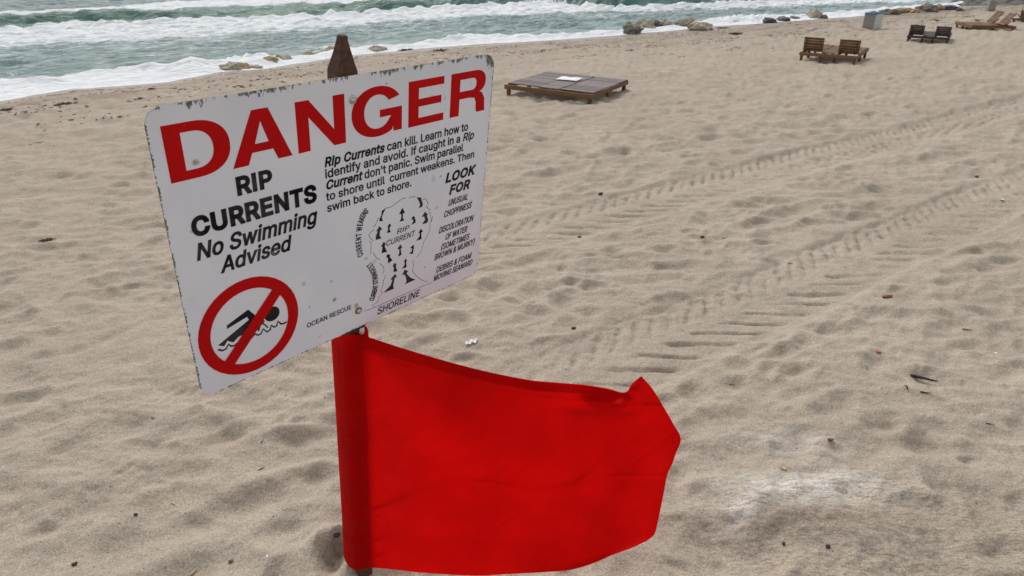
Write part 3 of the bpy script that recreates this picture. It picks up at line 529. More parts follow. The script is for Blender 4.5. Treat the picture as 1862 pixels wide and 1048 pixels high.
# sans letter outlines: advance, then bezier splines (left handle, point, right handle)
GL = json.loads(r'''{"A":[480,[[39,0,16,0,78,170,140,339,201,509,226,509,251,509,276,509,338,339,401,170,463,0,440,0,418,0,395,0,359,101,323,202,287,302,281,321,273,344,264,372,255,400,245,435,232,478,236,478,241,478,245,478,233,435,222,399,213,371,204,343,196,320,191,302,155,202,120,101,85,0,62,0],[197,142,110,142,110,161,110,180,110,199,197,199,283,199,370,199,370,180,370,161,370,142,283,142]]],"B":[456,[[122,0,60,0,60,170,60,339,60,509,120,509,181,509,241,509,276,509,306,503,329,491,352,479,369,462,381,442,392,422,398,399,398,374,398,352,394,334,387,320,379,306,369,294,356,286,344,277,330,271,315,267,315,265,315,264,315,262,331,261,347,255,363,245,379,235,392,221,402,203,413,185,418,163,418,136,418,111,412,87,400,67,388,46,370,30,344,18,319,6,287,0,247,0,184,0],[125,115,125,57,165,57,205,57,245,57,284,57,313,65,330,80,347,95,355,114,355,137,355,154,351,170,342,184,334,198,321,209,306,218,290,227,271,231,248,231,207,231,166,231,125,231,125,173],[125,341,125,285,162,285,200,285,238,285,257,285,273,289,288,296,303,303,315,313,323,326,332,339,336,355,336,372,336,395,328,414,313,429,297,444,273,452,240,452,202,452,163,452,125,452,125,396]]],"C":[510,[[293,-7,267,-7,223,-7,184,4,150,25,116,46,89,76,70,115,50,154,40,201,40,254,40,308,50,354,70,393,89,432,116,462,150,484,184,505,223,516,267,516,293,516,317,512,340,504,363,497,384,486,402,471,420,457,436,439,448,418,460,398,468,374,473,348,451,348,430,348,408,348,404,366,398,381,389,395,381,408,370,419,357,428,345,438,331,444,315,449,300,454,284,456,267,456,236,456,208,448,184,432,159,417,139,394,125,364,111,334,103,297,103,254,103,211,111,175,125,145,140,115,159,92,184,76,209,61,236,53,267,53,284,53,300,55,315,60,331,65,345,71,357,81,370,90,381,101,389,114,398,128,404,143,408,160,430,160,451,160,473,160,469,135,460,111,448,91,436,70,421,52,402,38,384,23,363,12,341,5,318,-3]]],"D":[502,[[271,0,219,0,178,0,137,0,96,0,96,19,96,38,96,57,136,57,175,57,215,57,256,57,291,65,318,81,345,97,366,119,379,149,392,179,399,214,399,255,399,296,392,331,379,361,366,390,346,412,320,428,293,444,260,452,221,452,178,452,136,452,93,452,93,471,93,490,93,509,137,509,181,509,225,509,275,509,317,499,353,478,388,458,415,429,433,391,452,353,462,308,462,255,462,202,452,157,433,119,414,81,387,51,351,31,314,10],[103,509,125,509,125,339,125,170,125,0,103,0,82,0,60,0,60,170,60,339,60,509,82,509]]],"E":[419,[[165,0,60,0,60,170,60,339,60,509,164,509,268,509,372,509,372,490,372,471,372,452,290,452,207,452,125,452,125,396,125,341,125,286,202,286,278,286,355,286,355,267,355,248,355,229,278,229,202,229,125,229,125,172,125,114,125,57,208,57,292,57,375,57,375,38,375,19,375,0,270,0]]],"F":[410,[[82,0,60,0,60,170,60,339,60,509,163,509,266,509,369,509,369,490,369,471,369,452,288,452,206,452,125,452,125,394,125,336,125,278,198,278,272,278,346,278,346,259,346,240,346,221,272,221,198,221,125,221,125,147,125,74,125,0,103,0]]],"I":[300,[[111,0,31,0,31,19,31,38,31,57,60,57,89,57,118,57,118,189,118,320,118,452,89,452,60,452,31,452,31,471,31,490,31,509,111,509,190,509,269,509,269,490,269,471,269,452,240,452,212,452,183,452,183,320,183,189,183,57,212,57,240,57,269,57,269,38,269,19,269,0,190,0]]],"K":[467,[[146,189,104,145,104,169,104,193,104,216,116,232,128,247,139,261,151,275,162,290,174,303,187,317,199,331,212,344,262,399,313,454,364,509,392,509,420,509,448,509,376,431,304,353,231,276,230,276,229,276,228,276,187,233],[82,0,60,0,60,170,60,339,60,509,82,509,103,509,125,509,125,451,125,392,125,334,124,298,124,261,124,225,124,214,124,204,125,193,125,129,125,64,125,0,103,0],[398,0,372,0,311,86,249,173,188,259,201,276,215,293,228,309,302,206,375,103,449,0,423,0]]],"L":[393,[[160,0,60,0,60,170,60,339,60,509,82,509,103,509,125,509,125,358,125,208,125,57,203,57,282,57,361,57,361,38,361,19,361,0,261,0]]],"M":[628,[[81,0,60,0,60,170,60,339,60,509,91,509,121,509,152,509,193,402,235,294,277,187,280,180,284,170,287,159,291,148,295,136,299,123,303,110,307,97,311,84,315,71,319,59,322,49,317,49,312,49,307,49,310,59,314,70,318,83,322,95,326,108,330,121,334,134,338,147,342,158,346,170,349,179,352,187,394,294,435,402,476,509,507,509,537,509,568,509,568,339,568,170,568,0,547,0,525,0,504,0,504,97,504,194,504,291,504,302,504,314,504,327,505,340,505,354,505,369,505,383,506,398,506,413,506,428,507,443,507,457,509,457,511,457,513,457,508,441,503,426,498,409,492,393,487,378,482,363,477,348,472,334,467,322,463,309,459,299,456,291,418,194,380,97,342,0,323,0,305,0,286,0,248,97,209,194,170,291,167,299,163,309,159,321,155,333,150,346,145,361,140,376,135,391,129,408,124,424,118,441,112,457,114,457,117,457,119,457,119,444,120,431,120,416,120,401,121,387,121,372,121,357,121,342,122,328,122,315,122,302,122,291,122,194,122,97,122,0,101,0]]],"N":[523,[[82,0,60,0,60,170,60,339,60,509,85,509,111,509,136,509,205,400,274,291,343,183,349,174,355,164,363,151,370,138,379,123,388,107,396,90,405,73,414,55,411,55,408,54,405,54,403,72,401,90,401,108,400,126,399,142,399,157,399,172,399,185,399,195,399,300,399,404,399,509,420,509,442,509,463,509,463,339,463,170,463,0,438,0,412,0,387,0,325,97,264,193,202,290,194,303,186,316,177,331,169,345,159,362,148,381,137,400,123,424,108,452,111,453,115,453,119,454,120,428,121,405,122,384,123,362,124,344,124,328,125,312,125,300,125,291,125,194,125,97,125,0,103,0]]],"O":[533,[[311,-7,267,-7,223,-7,184,4,150,25,116,46,90,76,70,115,50,154,40,201,40,254,40,308,50,354,70,393,90,432,116,462,150,484,184,505,223,516,267,516,311,516,350,505,384,484,418,462,444,432,464,393,483,354,493,308,493,254,493,201,483,154,464,115,444,76,418,46,384,25,350,4],[236,53,267,53,297,53,325,61,349,76,374,91,394,114,408,144,423,174,430,211,430,254,430,298,423,335,408,365,394,395,374,417,349,433,325,448,297,456,267,456,236,456,209,448,184,433,159,417,140,394,125,364,111,334,103,297,103,254,103,211,111,174,125,144,140,114,159,92,184,76,209,61]]],"P":[445,[[82,0,60,0,60,170,60,339,60,509,118,509,177,509,235,509,274,509,307,502,332,487,358,473,377,454,390,430,402,405,409,378,409,348,409,317,402,290,390,265,377,241,358,222,332,207,307,193,274,186,235,186,193,186,151,186,109,186,109,205,109,224,109,242,150,242,191,242,233,242,259,242,281,247,297,256,313,265,325,278,333,294,341,310,344,328,344,348,344,368,341,386,333,402,325,417,313,430,297,439,280,448,259,452,232,452,196,452,160,452,125,452,125,301,125,151,125,0,103,0]]],"R":[449,[[82,0,60,0,60,170,60,339,60,509,119,509,177,509,236,509,275,509,307,502,333,489,359,475,378,457,390,433,403,410,409,382,409,352,409,321,403,295,390,271,378,248,359,230,333,217,307,204,275,198,236,198,189,198,143,198,96,198,96,217,96,236,96,255,142,255,188,255,234,255,260,255,281,259,298,267,314,275,326,286,334,300,341,315,345,332,345,352,345,372,341,390,334,405,326,420,314,431,298,440,281,448,259,452,233,452,197,452,161,452,125,452,125,301,125,151,125,0,103,0],[378,0,353,0,312,76,271,153,230,229,254,229,279,229,303,229,344,153,386,76,428,0,403,0]]],"S":[447,[[263,-9,224,-9,187,-9,155,-3,128,9,100,21,79,38,64,60,49,82,40,107,38,137,60,137,82,137,104,137,106,117,112,101,123,88,134,75,149,65,166,59,184,52,203,49,224,49,247,49,268,53,286,60,304,68,319,78,329,92,340,105,346,121,346,139,346,155,341,169,332,179,323,189,311,198,296,205,281,211,264,217,245,222,224,228,204,234,184,239,142,251,109,268,86,289,63,311,52,339,52,372,52,401,60,426,75,448,90,469,111,486,138,498,164,510,194,516,227,516,261,516,290,510,316,498,342,486,362,469,377,449,392,428,400,404,401,378,380,378,358,378,337,378,335,403,323,423,302,437,281,451,256,459,225,459,203,459,184,455,167,448,151,441,138,431,129,418,120,406,115,391,115,376,115,358,120,344,131,334,142,323,154,314,169,308,184,302,199,297,212,293,230,289,247,284,264,279,279,275,295,270,312,264,328,257,344,248,359,238,373,227,385,214,395,198,404,181,408,162,408,139,408,111,401,86,386,64,372,41,351,24,323,11,296,-2]]],"T":[449,[[85,452,32,452,32,471,32,490,32,509,160,509,288,509,417,509,417,490,417,471,417,452,363,452,310,452,257,452,257,301,257,151,257,0,235,0,214,0,193,0,193,151,193,301,193,452,139,452]]],"U":[517,[[299,-8,259,-8,219,-8,184,0,154,15,124,31,101,53,85,80,68,107,60,138,60,173,60,285,60,397,60,509,81,509,103,509,124,509,124,399,124,288,124,178,124,154,130,132,141,113,152,94,167,79,187,68,207,57,231,52,259,52,287,52,311,57,331,68,351,79,366,94,377,113,387,132,393,154,393,178,393,288,393,399,393,509,414,509,436,509,457,509,457,397,457,285,457,173,457,138,449,107,433,80,416,53,393,31,363,15,334,0]]],"V":[480,[[229,0,204,0,141,170,79,339,16,509,39,509,62,509,84,509,120,408,156,307,192,206,198,189,206,166,215,137,224,109,235,73,248,31,243,31,239,31,235,31,247,74,258,110,267,138,276,166,284,189,290,206,325,307,360,408,395,509,417,509,440,509,463,509,401,339,340,170,278,0,253,0]]],"W":[686,[[180,0,155,0,109,170,63,339,16,509,38,509,60,509,82,509,109,404,136,300,163,196,168,179,172,163,175,145,179,128,183,111,187,94,190,76,194,58,197,40,194,40,192,40,189,40,193,58,196,76,200,94,203,111,207,128,211,145,215,163,220,179,224,196,251,300,279,404,306,509,331,509,355,509,380,509,407,404,434,300,462,196,466,179,470,163,474,145,478,128,482,111,486,94,490,76,494,58,497,40,494,40,491,40,488,40,492,58,495,76,499,94,502,111,506,128,510,145,515,163,519,179,523,196,550,300,576,404,603,509,625,509,647,509,670,509,623,339,577,170,530,0,505,0,480,0,455,0,426,108,397,215,368,323,362,344,357,367,351,391,346,416,341,444,336,475,341,475,345,475,350,475,345,445,340,419,335,395,330,371,324,347,318,323,289,215,260,108,230,0,205,0]]],"H":[517,[[82,0,60,0,60,170,60,339,60,509,82,509,103,509,125,509,125,435,125,362,125,289,214,289,303,289,392,289,392,362,392,435,392,509,414,509,435,509,457,509,457,339,457,170,457,0,435,0,414,0,392,0,392,77,392,155,392,232,303,232,214,232,125,232,125,155,125,77,125,0,103,0]]],"Y":[472,[[225,0,203,0,203,69,203,139,203,208,141,308,79,409,16,509,41,509,66,509,91,509,125,454,159,399,192,344,203,326,213,309,222,292,231,275,240,255,250,230,241,230,232,230,224,230,233,255,242,276,251,293,260,310,270,327,280,344,314,399,347,454,381,509,406,509,430,509,455,509,393,409,330,308,268,208,268,139,268,69,268,0,247,0]]],"G":[520,[[309,-7,269,-7,223,-7,184,4,149,25,115,46,88,77,69,116,50,155,40,201,40,254,40,308,50,354,69,393,88,432,115,462,149,484,183,505,221,516,265,516,292,516,317,512,340,504,364,496,385,484,403,469,422,454,437,437,449,416,461,396,470,373,474,349,452,349,430,349,408,349,403,365,396,380,387,393,379,406,368,417,356,427,344,436,330,444,315,448,300,453,283,456,265,456,235,456,208,448,183,432,159,417,139,394,125,364,111,334,103,297,103,254,103,211,111,175,125,145,140,115,159,92,184,76,209,61,237,53,269,53,297,53,323,59,345,71,367,83,384,101,396,123,409,146,415,172,415,202,421,201,428,200,434,199,384,199,333,199,283,199,283,218,283,237,283,256,348,256,413,256,478,256,478,237,478,219,478,200,478,158,469,122,451,91,433,60,408,36,377,19,345,2]]],"&":[448,[[221,-7,197,-7,163,-7,135,-1,110,12,86,24,67,41,54,62,41,83,34,107,34,133,34,155,39,174,47,189,56,205,69,220,85,235,101,249,119,263,140,279,166,298,191,316,216,335,223,340,230,346,237,352,244,359,250,366,255,375,259,384,262,394,262,405,262,421,256,434,245,445,235,456,220,461,201,461,189,461,178,458,168,453,158,448,151,441,145,431,140,422,137,411,137,399,137,386,140,374,145,363,151,352,159,340,169,327,179,315,190,300,204,284,282,189,360,95,438,0,413,0,389,0,364,0,300,77,236,154,171,231,152,255,135,275,121,293,107,310,95,327,87,344,79,361,75,379,75,398,75,421,81,441,91,458,101,475,116,489,134,499,153,509,175,513,200,513,225,513,247,509,266,499,284,489,298,476,308,459,319,443,324,424,324,404,324,389,321,375,315,362,309,348,302,336,291,325,281,314,269,303,256,293,222,268,188,243,154,217,133,202,119,188,110,174,101,161,97,147,97,131,97,115,101,100,109,87,117,75,129,65,143,57,158,50,174,46,193,46,213,46,233,51,251,59,270,68,286,80,301,95,316,111,328,130,336,151,345,173,349,197,349,224,368,224,388,224,408,224,408,192,404,165,397,144,389,122,381,105,371,92,361,79,352,69,345,62,341,57,337,52,333,47,316,29,296,16,271,7,246,-2]]],"(":[273,[[89,156,89,207,89,244,93,283,101,324,108,364,119,404,132,441,145,479,160,511,177,539,196,539,216,539,236,539,219,504,204,467,191,428,178,389,168,351,161,313,155,276,151,240,151,207,151,176,154,146,160,115,166,83,176,51,188,16,201,-18,217,-56,236,-96,216,-96,196,-96,177,-96,148,-47,126,3,111,55,97,106]]],")":[273,[[57,-96,37,-96,57,-55,73,-17,86,18,98,53,107,85,113,116,119,147,122,177,122,207,122,240,118,276,112,313,105,351,95,389,82,428,70,467,55,504,37,539,57,539,77,539,97,539,113,511,128,479,142,441,155,404,165,364,173,323,180,283,184,244,184,207,184,156,177,104,161,53,146,2,125,-48,97,-96,77,-96]]],"'":[206,[[95,318,78,318,75,381,73,445,70,509,92,509,114,509,136,509,133,445,131,381,128,318,112,318]]],".":[188,[[108,-4,95,-4,83,-4,72,0,63,9,54,18,50,28,50,41,50,54,54,65,63,73,72,82,83,87,95,87,108,87,119,82,128,73,137,65,141,54,141,41,141,28,137,18,128,9,119,0]]],"a":[389,[[182,-9,160,-9,136,-9,114,-4,94,5,75,14,59,27,48,45,36,62,30,83,30,108,30,130,35,147,43,161,52,175,63,185,78,193,92,201,108,207,125,211,143,215,160,218,178,220,201,223,219,225,234,227,248,228,258,231,265,235,272,239,276,245,276,255,276,255,276,256,276,257,276,272,273,286,267,297,261,308,252,316,240,322,228,328,213,331,196,331,178,331,162,328,149,322,136,317,126,309,118,301,110,292,104,283,100,274,80,280,61,285,41,291,50,314,62,332,79,346,95,360,113,369,133,375,153,381,173,384,194,384,208,384,223,383,239,379,255,376,271,370,286,360,301,351,313,338,322,320,332,303,337,280,337,251,337,168,337,84,337,0,317,0,297,0,277,0,277,17,277,35,277,52,275,52,274,52,272,52,268,43,261,34,252,25,243,15,230,7,215,1,200,-5],[155,45,170,45,193,45,212,50,228,59,243,68,255,79,263,93,271,107,276,122,276,138,276,155,276,173,276,190,273,187,268,184,259,182,251,180,242,178,231,176,221,174,210,172,200,171,190,170,182,169,175,168,161,166,147,163,134,159,121,154,111,148,103,139,96,131,92,119,92,105,92,92,95,81,102,72,109,63,118,57,130,52,142,48]]],"b":[424,[[261,-8,229,-8,206,-8,187,-4,172,4,158,12,146,21,138,31,129,42,123,51,118,59,116,59,114,59,112,59,112,39,112,20,112,0,92,0,72,0,53,0,53,170,53,339,53,509,73,509,93,509,114,509,114,446,114,382,114,319,115,319,117,319,118,319,123,327,129,336,137,346,145,356,157,365,171,373,186,381,205,384,229,384,261,384,289,376,313,361,337,345,356,322,370,293,383,263,390,229,390,189,390,149,383,114,370,84,356,55,337,32,313,16,289,0],[197,47,220,47,244,47,263,53,279,66,295,78,308,95,316,117,324,138,328,162,328,189,328,216,324,240,316,261,308,282,296,299,280,311,264,324,244,330,220,330,197,330,177,324,161,312,145,300,133,284,125,263,117,242,113,217,113,189,113,161,117,136,125,115,133,94,146,77,162,65,178,53]]],"c":[396,[[226,-8,207,-8,173,-8,143,0,117,16,91,33,71,56,56,85,41,114,34,149,34,187,34,227,41,262,56,291,71,321,91,343,117,360,143,376,173,384,207,384,226,384,243,382,260,377,276,372,292,365,305,356,319,347,330,335,340,322,350,309,357,294,362,277,342,272,322,267,303,262,300,272,296,281,290,289,285,297,278,305,270,311,262,317,253,322,242,325,232,328,220,330,207,330,182,330,161,323,145,310,129,297,116,280,108,258,100,237,96,213,96,187,96,162,100,139,108,117,116,96,129,79,145,66,161,53,182,46,207,46,220,46,232,48,243,52,253,55,263,60,271,66,279,72,286,80,292,89,297,97,301,107,304,117,324,112,343,107,363,102,358,85,351,70,341,56,332,43,320,31,306,21,293,12,277,4,261,-1,244,-6]]],"d":[424,[[219,-8,195,-8,164,-8,136,0,111,16,87,32,68,55,55,84,41,114,34,149,34,189,34,229,41,263,55,293,69,322,88,345,112,361,136,376,164,384,196,384,219,384,238,381,253,373,268,365,279,356,287,346,296,336,302,327,306,319,308,319,309,319,311,319,311,382,311,446,311,509,331,509,351,509,372,509,372,339,372,170,372,0,352,0,332,0,313,0,313,20,313,39,313,59,311,59,309,59,307,59,302,51,295,42,287,31,278,21,267,12,252,4,238,-4],[181,47,205,47,227,47,247,53,263,65,279,77,291,94,299,115,308,136,312,161,312,189,312,217,308,242,300,263,292,284,279,300,263,312,247,324,228,330,205,330,181,330,161,324,145,311,129,299,116,282,108,261,100,240,96,216,96,189,96,162,100,138,109,117,117,95,129,78,145,66,161,53]]],"e":[404,[[238,-8,212,-8,175,-8,143,0,117,16,90,33,70,56,56,85,41,114,34,148,34,187,34,226,41,260,55,290,69,319,89,343,115,359,141,376,171,384,205,384,226,384,246,381,266,374,285,367,303,356,319,341,335,326,348,306,357,282,366,258,371,228,371,194,371,186,371,178,371,169,272,169,174,169,75,169,75,187,75,204,75,221,163,221,250,221,338,221,329,215,319,208,310,202,310,227,306,249,298,269,290,288,278,303,263,314,247,325,228,330,205,330,182,330,163,325,146,313,130,302,118,288,109,270,100,251,96,232,96,211,96,200,96,189,96,178,96,150,101,126,110,106,120,87,134,72,151,61,168,51,189,46,212,46,228,46,241,48,254,53,266,57,277,64,285,73,294,82,301,93,306,105,325,101,345,96,365,91,359,71,349,54,335,39,321,24,303,13,283,4,262,-4]]],"f":[254,[[154,379,228,379,228,362,228,344,228,327,154,327,80,327,6,327,6,344,6,362,6,379,80,379],[101,0,81,0,81,144,81,288,81,432,81,453,86,471,96,486,106,500,119,511,135,519,152,526,169,530,187,530,201,530,213,529,222,527,232,525,238,523,243,521,238,503,233,486,227,468,224,470,220,471,215,472,210,473,203,474,195,474,176,474,163,469,154,460,146,451,142,437,142,419,142,279,142,140,142,0,121,0]]],"g":[425,[[238,-151,207,-151,179,-151,155,-147,134,-140,113,-132,96,-123,82,-110,69,-98,58,-84,51,-69,67,-60,84,-50,101,-41,107,-49,113,-57,122,-66,130,-75,141,-82,154,-88,168,-94,186,-97,207,-97,238,-97,263,-90,282,-75,302,-60,311,-37,311,-6,311,19,311,44,311,68,310,68,308,68,306,68,301,60,295,51,287,41,278,32,267,23,252,16,238,8,219,5,195,5,164,5,137,12,113,27,88,41,69,62,55,90,41,118,34,152,34,191,34,230,41,264,55,293,69,322,88,345,112,361,137,376,165,384,196,384,220,384,239,381,253,373,268,365,280,356,288,346,297,336,303,327,308,319,309,319,311,319,313,319,313,339,313,359,313,379,333,379,353,379,372,379,372,250,372,121,372,-9,372,-42,365,-69,350,-90,335,-111,316,-126,291,-136,266,-146],[181,59,205,59,228,59,248,64,264,75,280,86,292,101,300,121,308,141,312,165,312,193,312,220,308,243,300,264,292,284,280,301,264,312,248,324,228,330,205,330,181,330,161,324,145,312,129,299,117,283,109,262,100,242,96,219,96,193,96,166,100,143,109,123,117,103,129,87,145,76,162,65]]],"h":[410,[[114,249,114,227,114,151,114,76,114,0,93,0,73,0,53,0,53,170,53,339,53,509,73,509,93,509,114,509,114,435,114,361,114,287,110,287,106,287,102,287,114,322,131,347,152,362,174,377,199,384,227,384,253,384,276,379,295,369,315,358,330,342,341,321,352,299,357,273,357,240,357,160,357,80,357,0,337,0,316,0,296,0,296,78,296,157,296,235,296,265,288,288,273,304,258,321,237,329,210,329,192,329,175,325,161,317,146,309,135,298,126,283,118,267]]],"i":[167,[[73,0,53,0,53,126,53,253,53,379,73,379,93,379,114,379,114,253,114,126,114,0,93,0],[95,443,84,443,72,443,62,447,54,455,45,462,41,472,41,483,41,494,45,504,54,512,62,520,72,524,84,524,95,524,106,520,114,512,122,504,126,494,126,483,126,472,122,462,114,455,106,447]]],"k":[381,[[132,158,110,137,110,162,110,187,110,212,113,212,117,212,121,212,175,268,230,323,284,379,310,379,335,379,360,379,301,319,243,259,184,199,182,199,179,199,177,199,155,178],[73,0,53,0,53,170,53,339,53,509,73,509,93,509,114,509,114,339,114,170,114,0,93,0],[320,0,294,0,245,62,197,124,148,186,162,200,177,214,191,229,252,152,312,76,372,0,346,0]]],"l":[189,[[147,-2,139,-2,110,-2,88,5,74,20,60,35,53,57,53,84,53,226,53,367,53,509,73,509,93,509,114,509,114,372,114,235,114,99,114,81,116,69,120,62,125,55,133,52,146,52,152,52,157,52,160,53,164,53,167,54,170,54,173,37,177,20,181,3,175,1,169,0,162,-1,154,-2]]],"m":[610,[[73,0,53,0,53,126,53,253,53,379,72,379,92,379,112,379,112,351,112,323,112,295,111,295,109,295,108,295,113,316,121,332,132,346,144,359,157,369,172,376,187,383,203,386,219,386,247,386,270,378,287,361,305,344,316,322,321,295,318,295,315,295,312,295,317,313,325,329,337,343,349,357,364,367,381,375,398,382,416,386,437,386,459,386,479,381,497,372,515,362,530,348,541,328,551,309,557,285,557,255,557,170,557,85,557,0,536,0,516,0,496,0,496,85,496,169,496,254,496,281,488,301,473,313,457,325,439,330,419,330,402,330,387,327,374,320,362,313,352,303,345,290,339,278,335,263,335,247,335,165,335,82,335,0,315,0,295,0,274,0,274,87,274,173,274,260,274,281,267,298,253,311,239,324,221,330,199,330,185,330,171,327,158,320,144,313,134,303,126,289,118,276,114,258,114,238,114,159,114,79,114,0,93,0]]],"n":[410,[[114,249,114,227,114,151,114,76,114,0,93,0,73,0,53,0,53,126,53,253,53,379,72,379,92,379,112,379,112,349,112,318,112,287,109,287,106,287,102,287,114,322,131,347,152,362,174,377,199,384,227,384,253,384,276,379,295,369,314,358,330,342,341,321,352,299,357,273,357,240,357,160,357,80,357,0,337,0,316,0,296,0,296,78,296,157,296,235,296,265,288,288,273,304,258,321,237,329,210,329,192,329,175,325,161,317,146,309,135,298,126,283,118,267]]],"o":[415,[[242,-8,207,-8,173,-8,143,0,117,16,91,33,71,56,56,85,41,114,34,149,34,187,34,227,41,262,56,291,71,321,91,343,117,360,143,376,173,384,207,384,242,384,273,376,299,360,325,343,345,321,359,291,374,262,381,227,381,187,381,149,374,114,359,85,345,56,325,33,299,16,273,0],[182,46,207,46,233,46,254,53,270,66,287,79,299,96,307,117,315,139,319,162,319,187,319,213,315,236,307,258,299,280,287,297,270,310,254,323,233,330,207,330,182,330,161,323,145,310,129,297,116,280,108,258,100,237,96,213,96,187,96,162,100,139,108,117,116,96,129,79,145,66,161,53]]],"p":[424,[[73,-143,53,-143,53,31,53,205,53,379,72,379,92,379,112,379,112,359,112,339,112,319,114,319,116,319,118,319,123,327,129,336,137,346,145,356,157,365,171,373,186,381,205,384,229,384,261,384,289,376,313,361,337,345,356,322,370,293,383,263,390,229,390,189,390,149,383,114,370,84,356,55,337,32,313,16,289,0,261,-8,229,-8,206,-8,187,-4,173,4,158,12,146,21,138,31,130,42,123,51,118,59,117,59,115,59,114,59,114,-8,114,-76,114,-143,93,-143],[197,47,220,47,244,47,263,53,279,66,295,78,308,95,316,117,324,138,328,162,328,189,328,216,324,240,316,261,308,282,296,299,280,311,264,324,244,330,220,330,197,330,177,324,161,312,145,300,133,284,125,263,117,242,113,217,113,189,113,161,117,136,125,115,133,94,146,77,162,65,178,53]]],"r":[259,[[73,0,53,0,53,126,53,253,53,379,72,379,92,379,112,379,112,360,112,340,112,321,113,321,114,321,115,321,122,340,135,355,152,367,170,379,190,385,213,385,218,385,223,385,229,384,235,384,240,384,243,384,243,363,243,343,243,322,242,323,237,323,230,324,223,325,215,326,207,326,189,326,173,322,159,315,145,307,134,297,126,284,118,270,114,255,114,237,114,158,114,79,114,0,93,0]]],"s":[365,[[211,-8,182,-8,156,-8,133,-4,112,3,92,11,75,23,62,38,49,53,40,72,36,94,55,98,74,102,94,107,99,86,109,70,124,60,139,50,158,45,181,45,208,45,229,51,244,62,260,74,268,87,268,103,268,116,263,127,254,136,245,144,231,151,212,155,191,160,170,165,149,170,115,178,89,191,72,208,55,225,47,247,47,274,47,296,53,315,65,332,77,348,94,361,115,370,136,380,160,384,187,384,213,384,235,380,254,372,272,365,287,353,299,339,310,325,319,309,324,290,305,286,287,281,268,277,263,292,255,304,243,316,230,327,212,333,187,333,165,333,146,327,131,317,116,306,109,293,109,277,109,263,114,252,124,243,134,235,150,228,172,223,191,218,210,214,229,209,264,201,290,188,306,171,323,154,331,133,331,107,331,84,325,64,312,47,300,30,282,16,260,6,237,-3]]],"t":[227,[[138,379,204,379,204,362,204,344,204,327,138,327,72,327,6,327,6,344,6,362,6,379,72,379],[65,345,65,471,85,471,106,471,126,471,126,347,126,222,126,98,126,81,129,69,136,61,143,54,154,50,170,50,174,50,179,50,185,51,191,52,197,53,202,54,206,36,209,19,213,2,207,0,200,-2,192,-3,184,-4,176,-4,168,-4,136,-4,110,4,92,21,74,38,65,62,65,93,65,219]]],"u":[410,[[211,-5,182,-5,157,-5,134,0,115,11,95,21,80,37,69,59,58,80,53,107,53,139,53,219,53,299,53,379,73,379,93,379,114,379,114,301,114,222,114,144,114,114,121,91,137,75,152,58,173,50,200,50,218,50,235,54,249,62,264,70,275,81,283,97,292,112,296,131,296,153,296,228,296,304,296,379,316,379,337,379,357,379,357,253,357,126,357,0,337,0,318,0,298,0,298,31,298,61,298,92,301,92,304,92,307,92,295,57,279,32,257,17,235,2]]],"v":[389,[[184,0,163,0,114,126,66,253,17,379,40,379,62,379,84,379,111,305,138,230,165,155,174,132,181,110,187,87,193,64,199,42,206,21,198,21,191,21,184,21,191,42,197,64,203,87,209,110,216,132,224,155,251,230,278,305,305,379,327,379,349,379,371,379,323,253,275,126,226,0,205,0]]],"w":[567,[[158,0,138,0,99,126,61,253,23,379,44,379,66,379,87,379,103,324,118,269,133,214,140,191,147,165,154,137,161,108,168,76,175,41,172,41,168,41,165,41,172,75,179,106,186,135,193,163,199,190,206,214,221,269,237,324,252,379,273,379,295,379,316,379,332,324,347,269,362,214,368,190,375,164,382,136,388,107,395,76,402,41,399,41,395,41,391,41,399,75,406,107,413,135,420,164,427,190,434,214,449,269,465,324,480,379,502,379,523,379,545,379,506,253,468,126,429,0,409,0,389,0,368,0,352,57,335,114,319,172,314,189,309,207,305,225,300,243,295,261,291,280,286,299,281,318,277,338,281,338,286,338,291,338,286,319,281,299,277,280,272,261,267,243,263,225,258,206,253,189,248,172,231,114,215,57,199,0,178,0]]],"y":[389,[[51,-140,47,-139,52,-121,57,-103,61,-86,65,-86,68,-87,71,-87,83,-90,94,-91,104,-89,114,-87,122,-82,130,-74,138,-66,145,-53,151,-36,155,-24,159,-13,163,-1,114,126,66,252,17,379,40,379,62,379,84,379,111,305,138,230,165,155,174,132,181,109,187,87,193,64,199,42,206,21,198,21,191,21,184,21,190,42,196,64,202,87,209,110,216,132,224,155,251,230,278,305,305,379,327,379,349,379,371,379,316,234,260,88,204,-58,196,-78,187,-94,177,-107,166,-120,153,-129,139,-136,125,-142,109,-145,91,-145,81,-145,72,-144,65,-143,57,-142]]]," ":[188,[]]}''')
CAP = 509.0
GL['I'] = [190, [[62, 0, 62, 0, 62, 170, 62, 339, 62, 509, 83, 509, 104, 509, 127, 509, 127, 339, 127, 170, 127, 0, 104, 0, 83, 0]]]
GL['I'][1][0] = [62, 0, 62, 0, 62, 0, 62, 509, 62, 509, 62, 509, 127, 509, 127, 509, 127, 509, 127, 0, 127, 0, 127, 0]
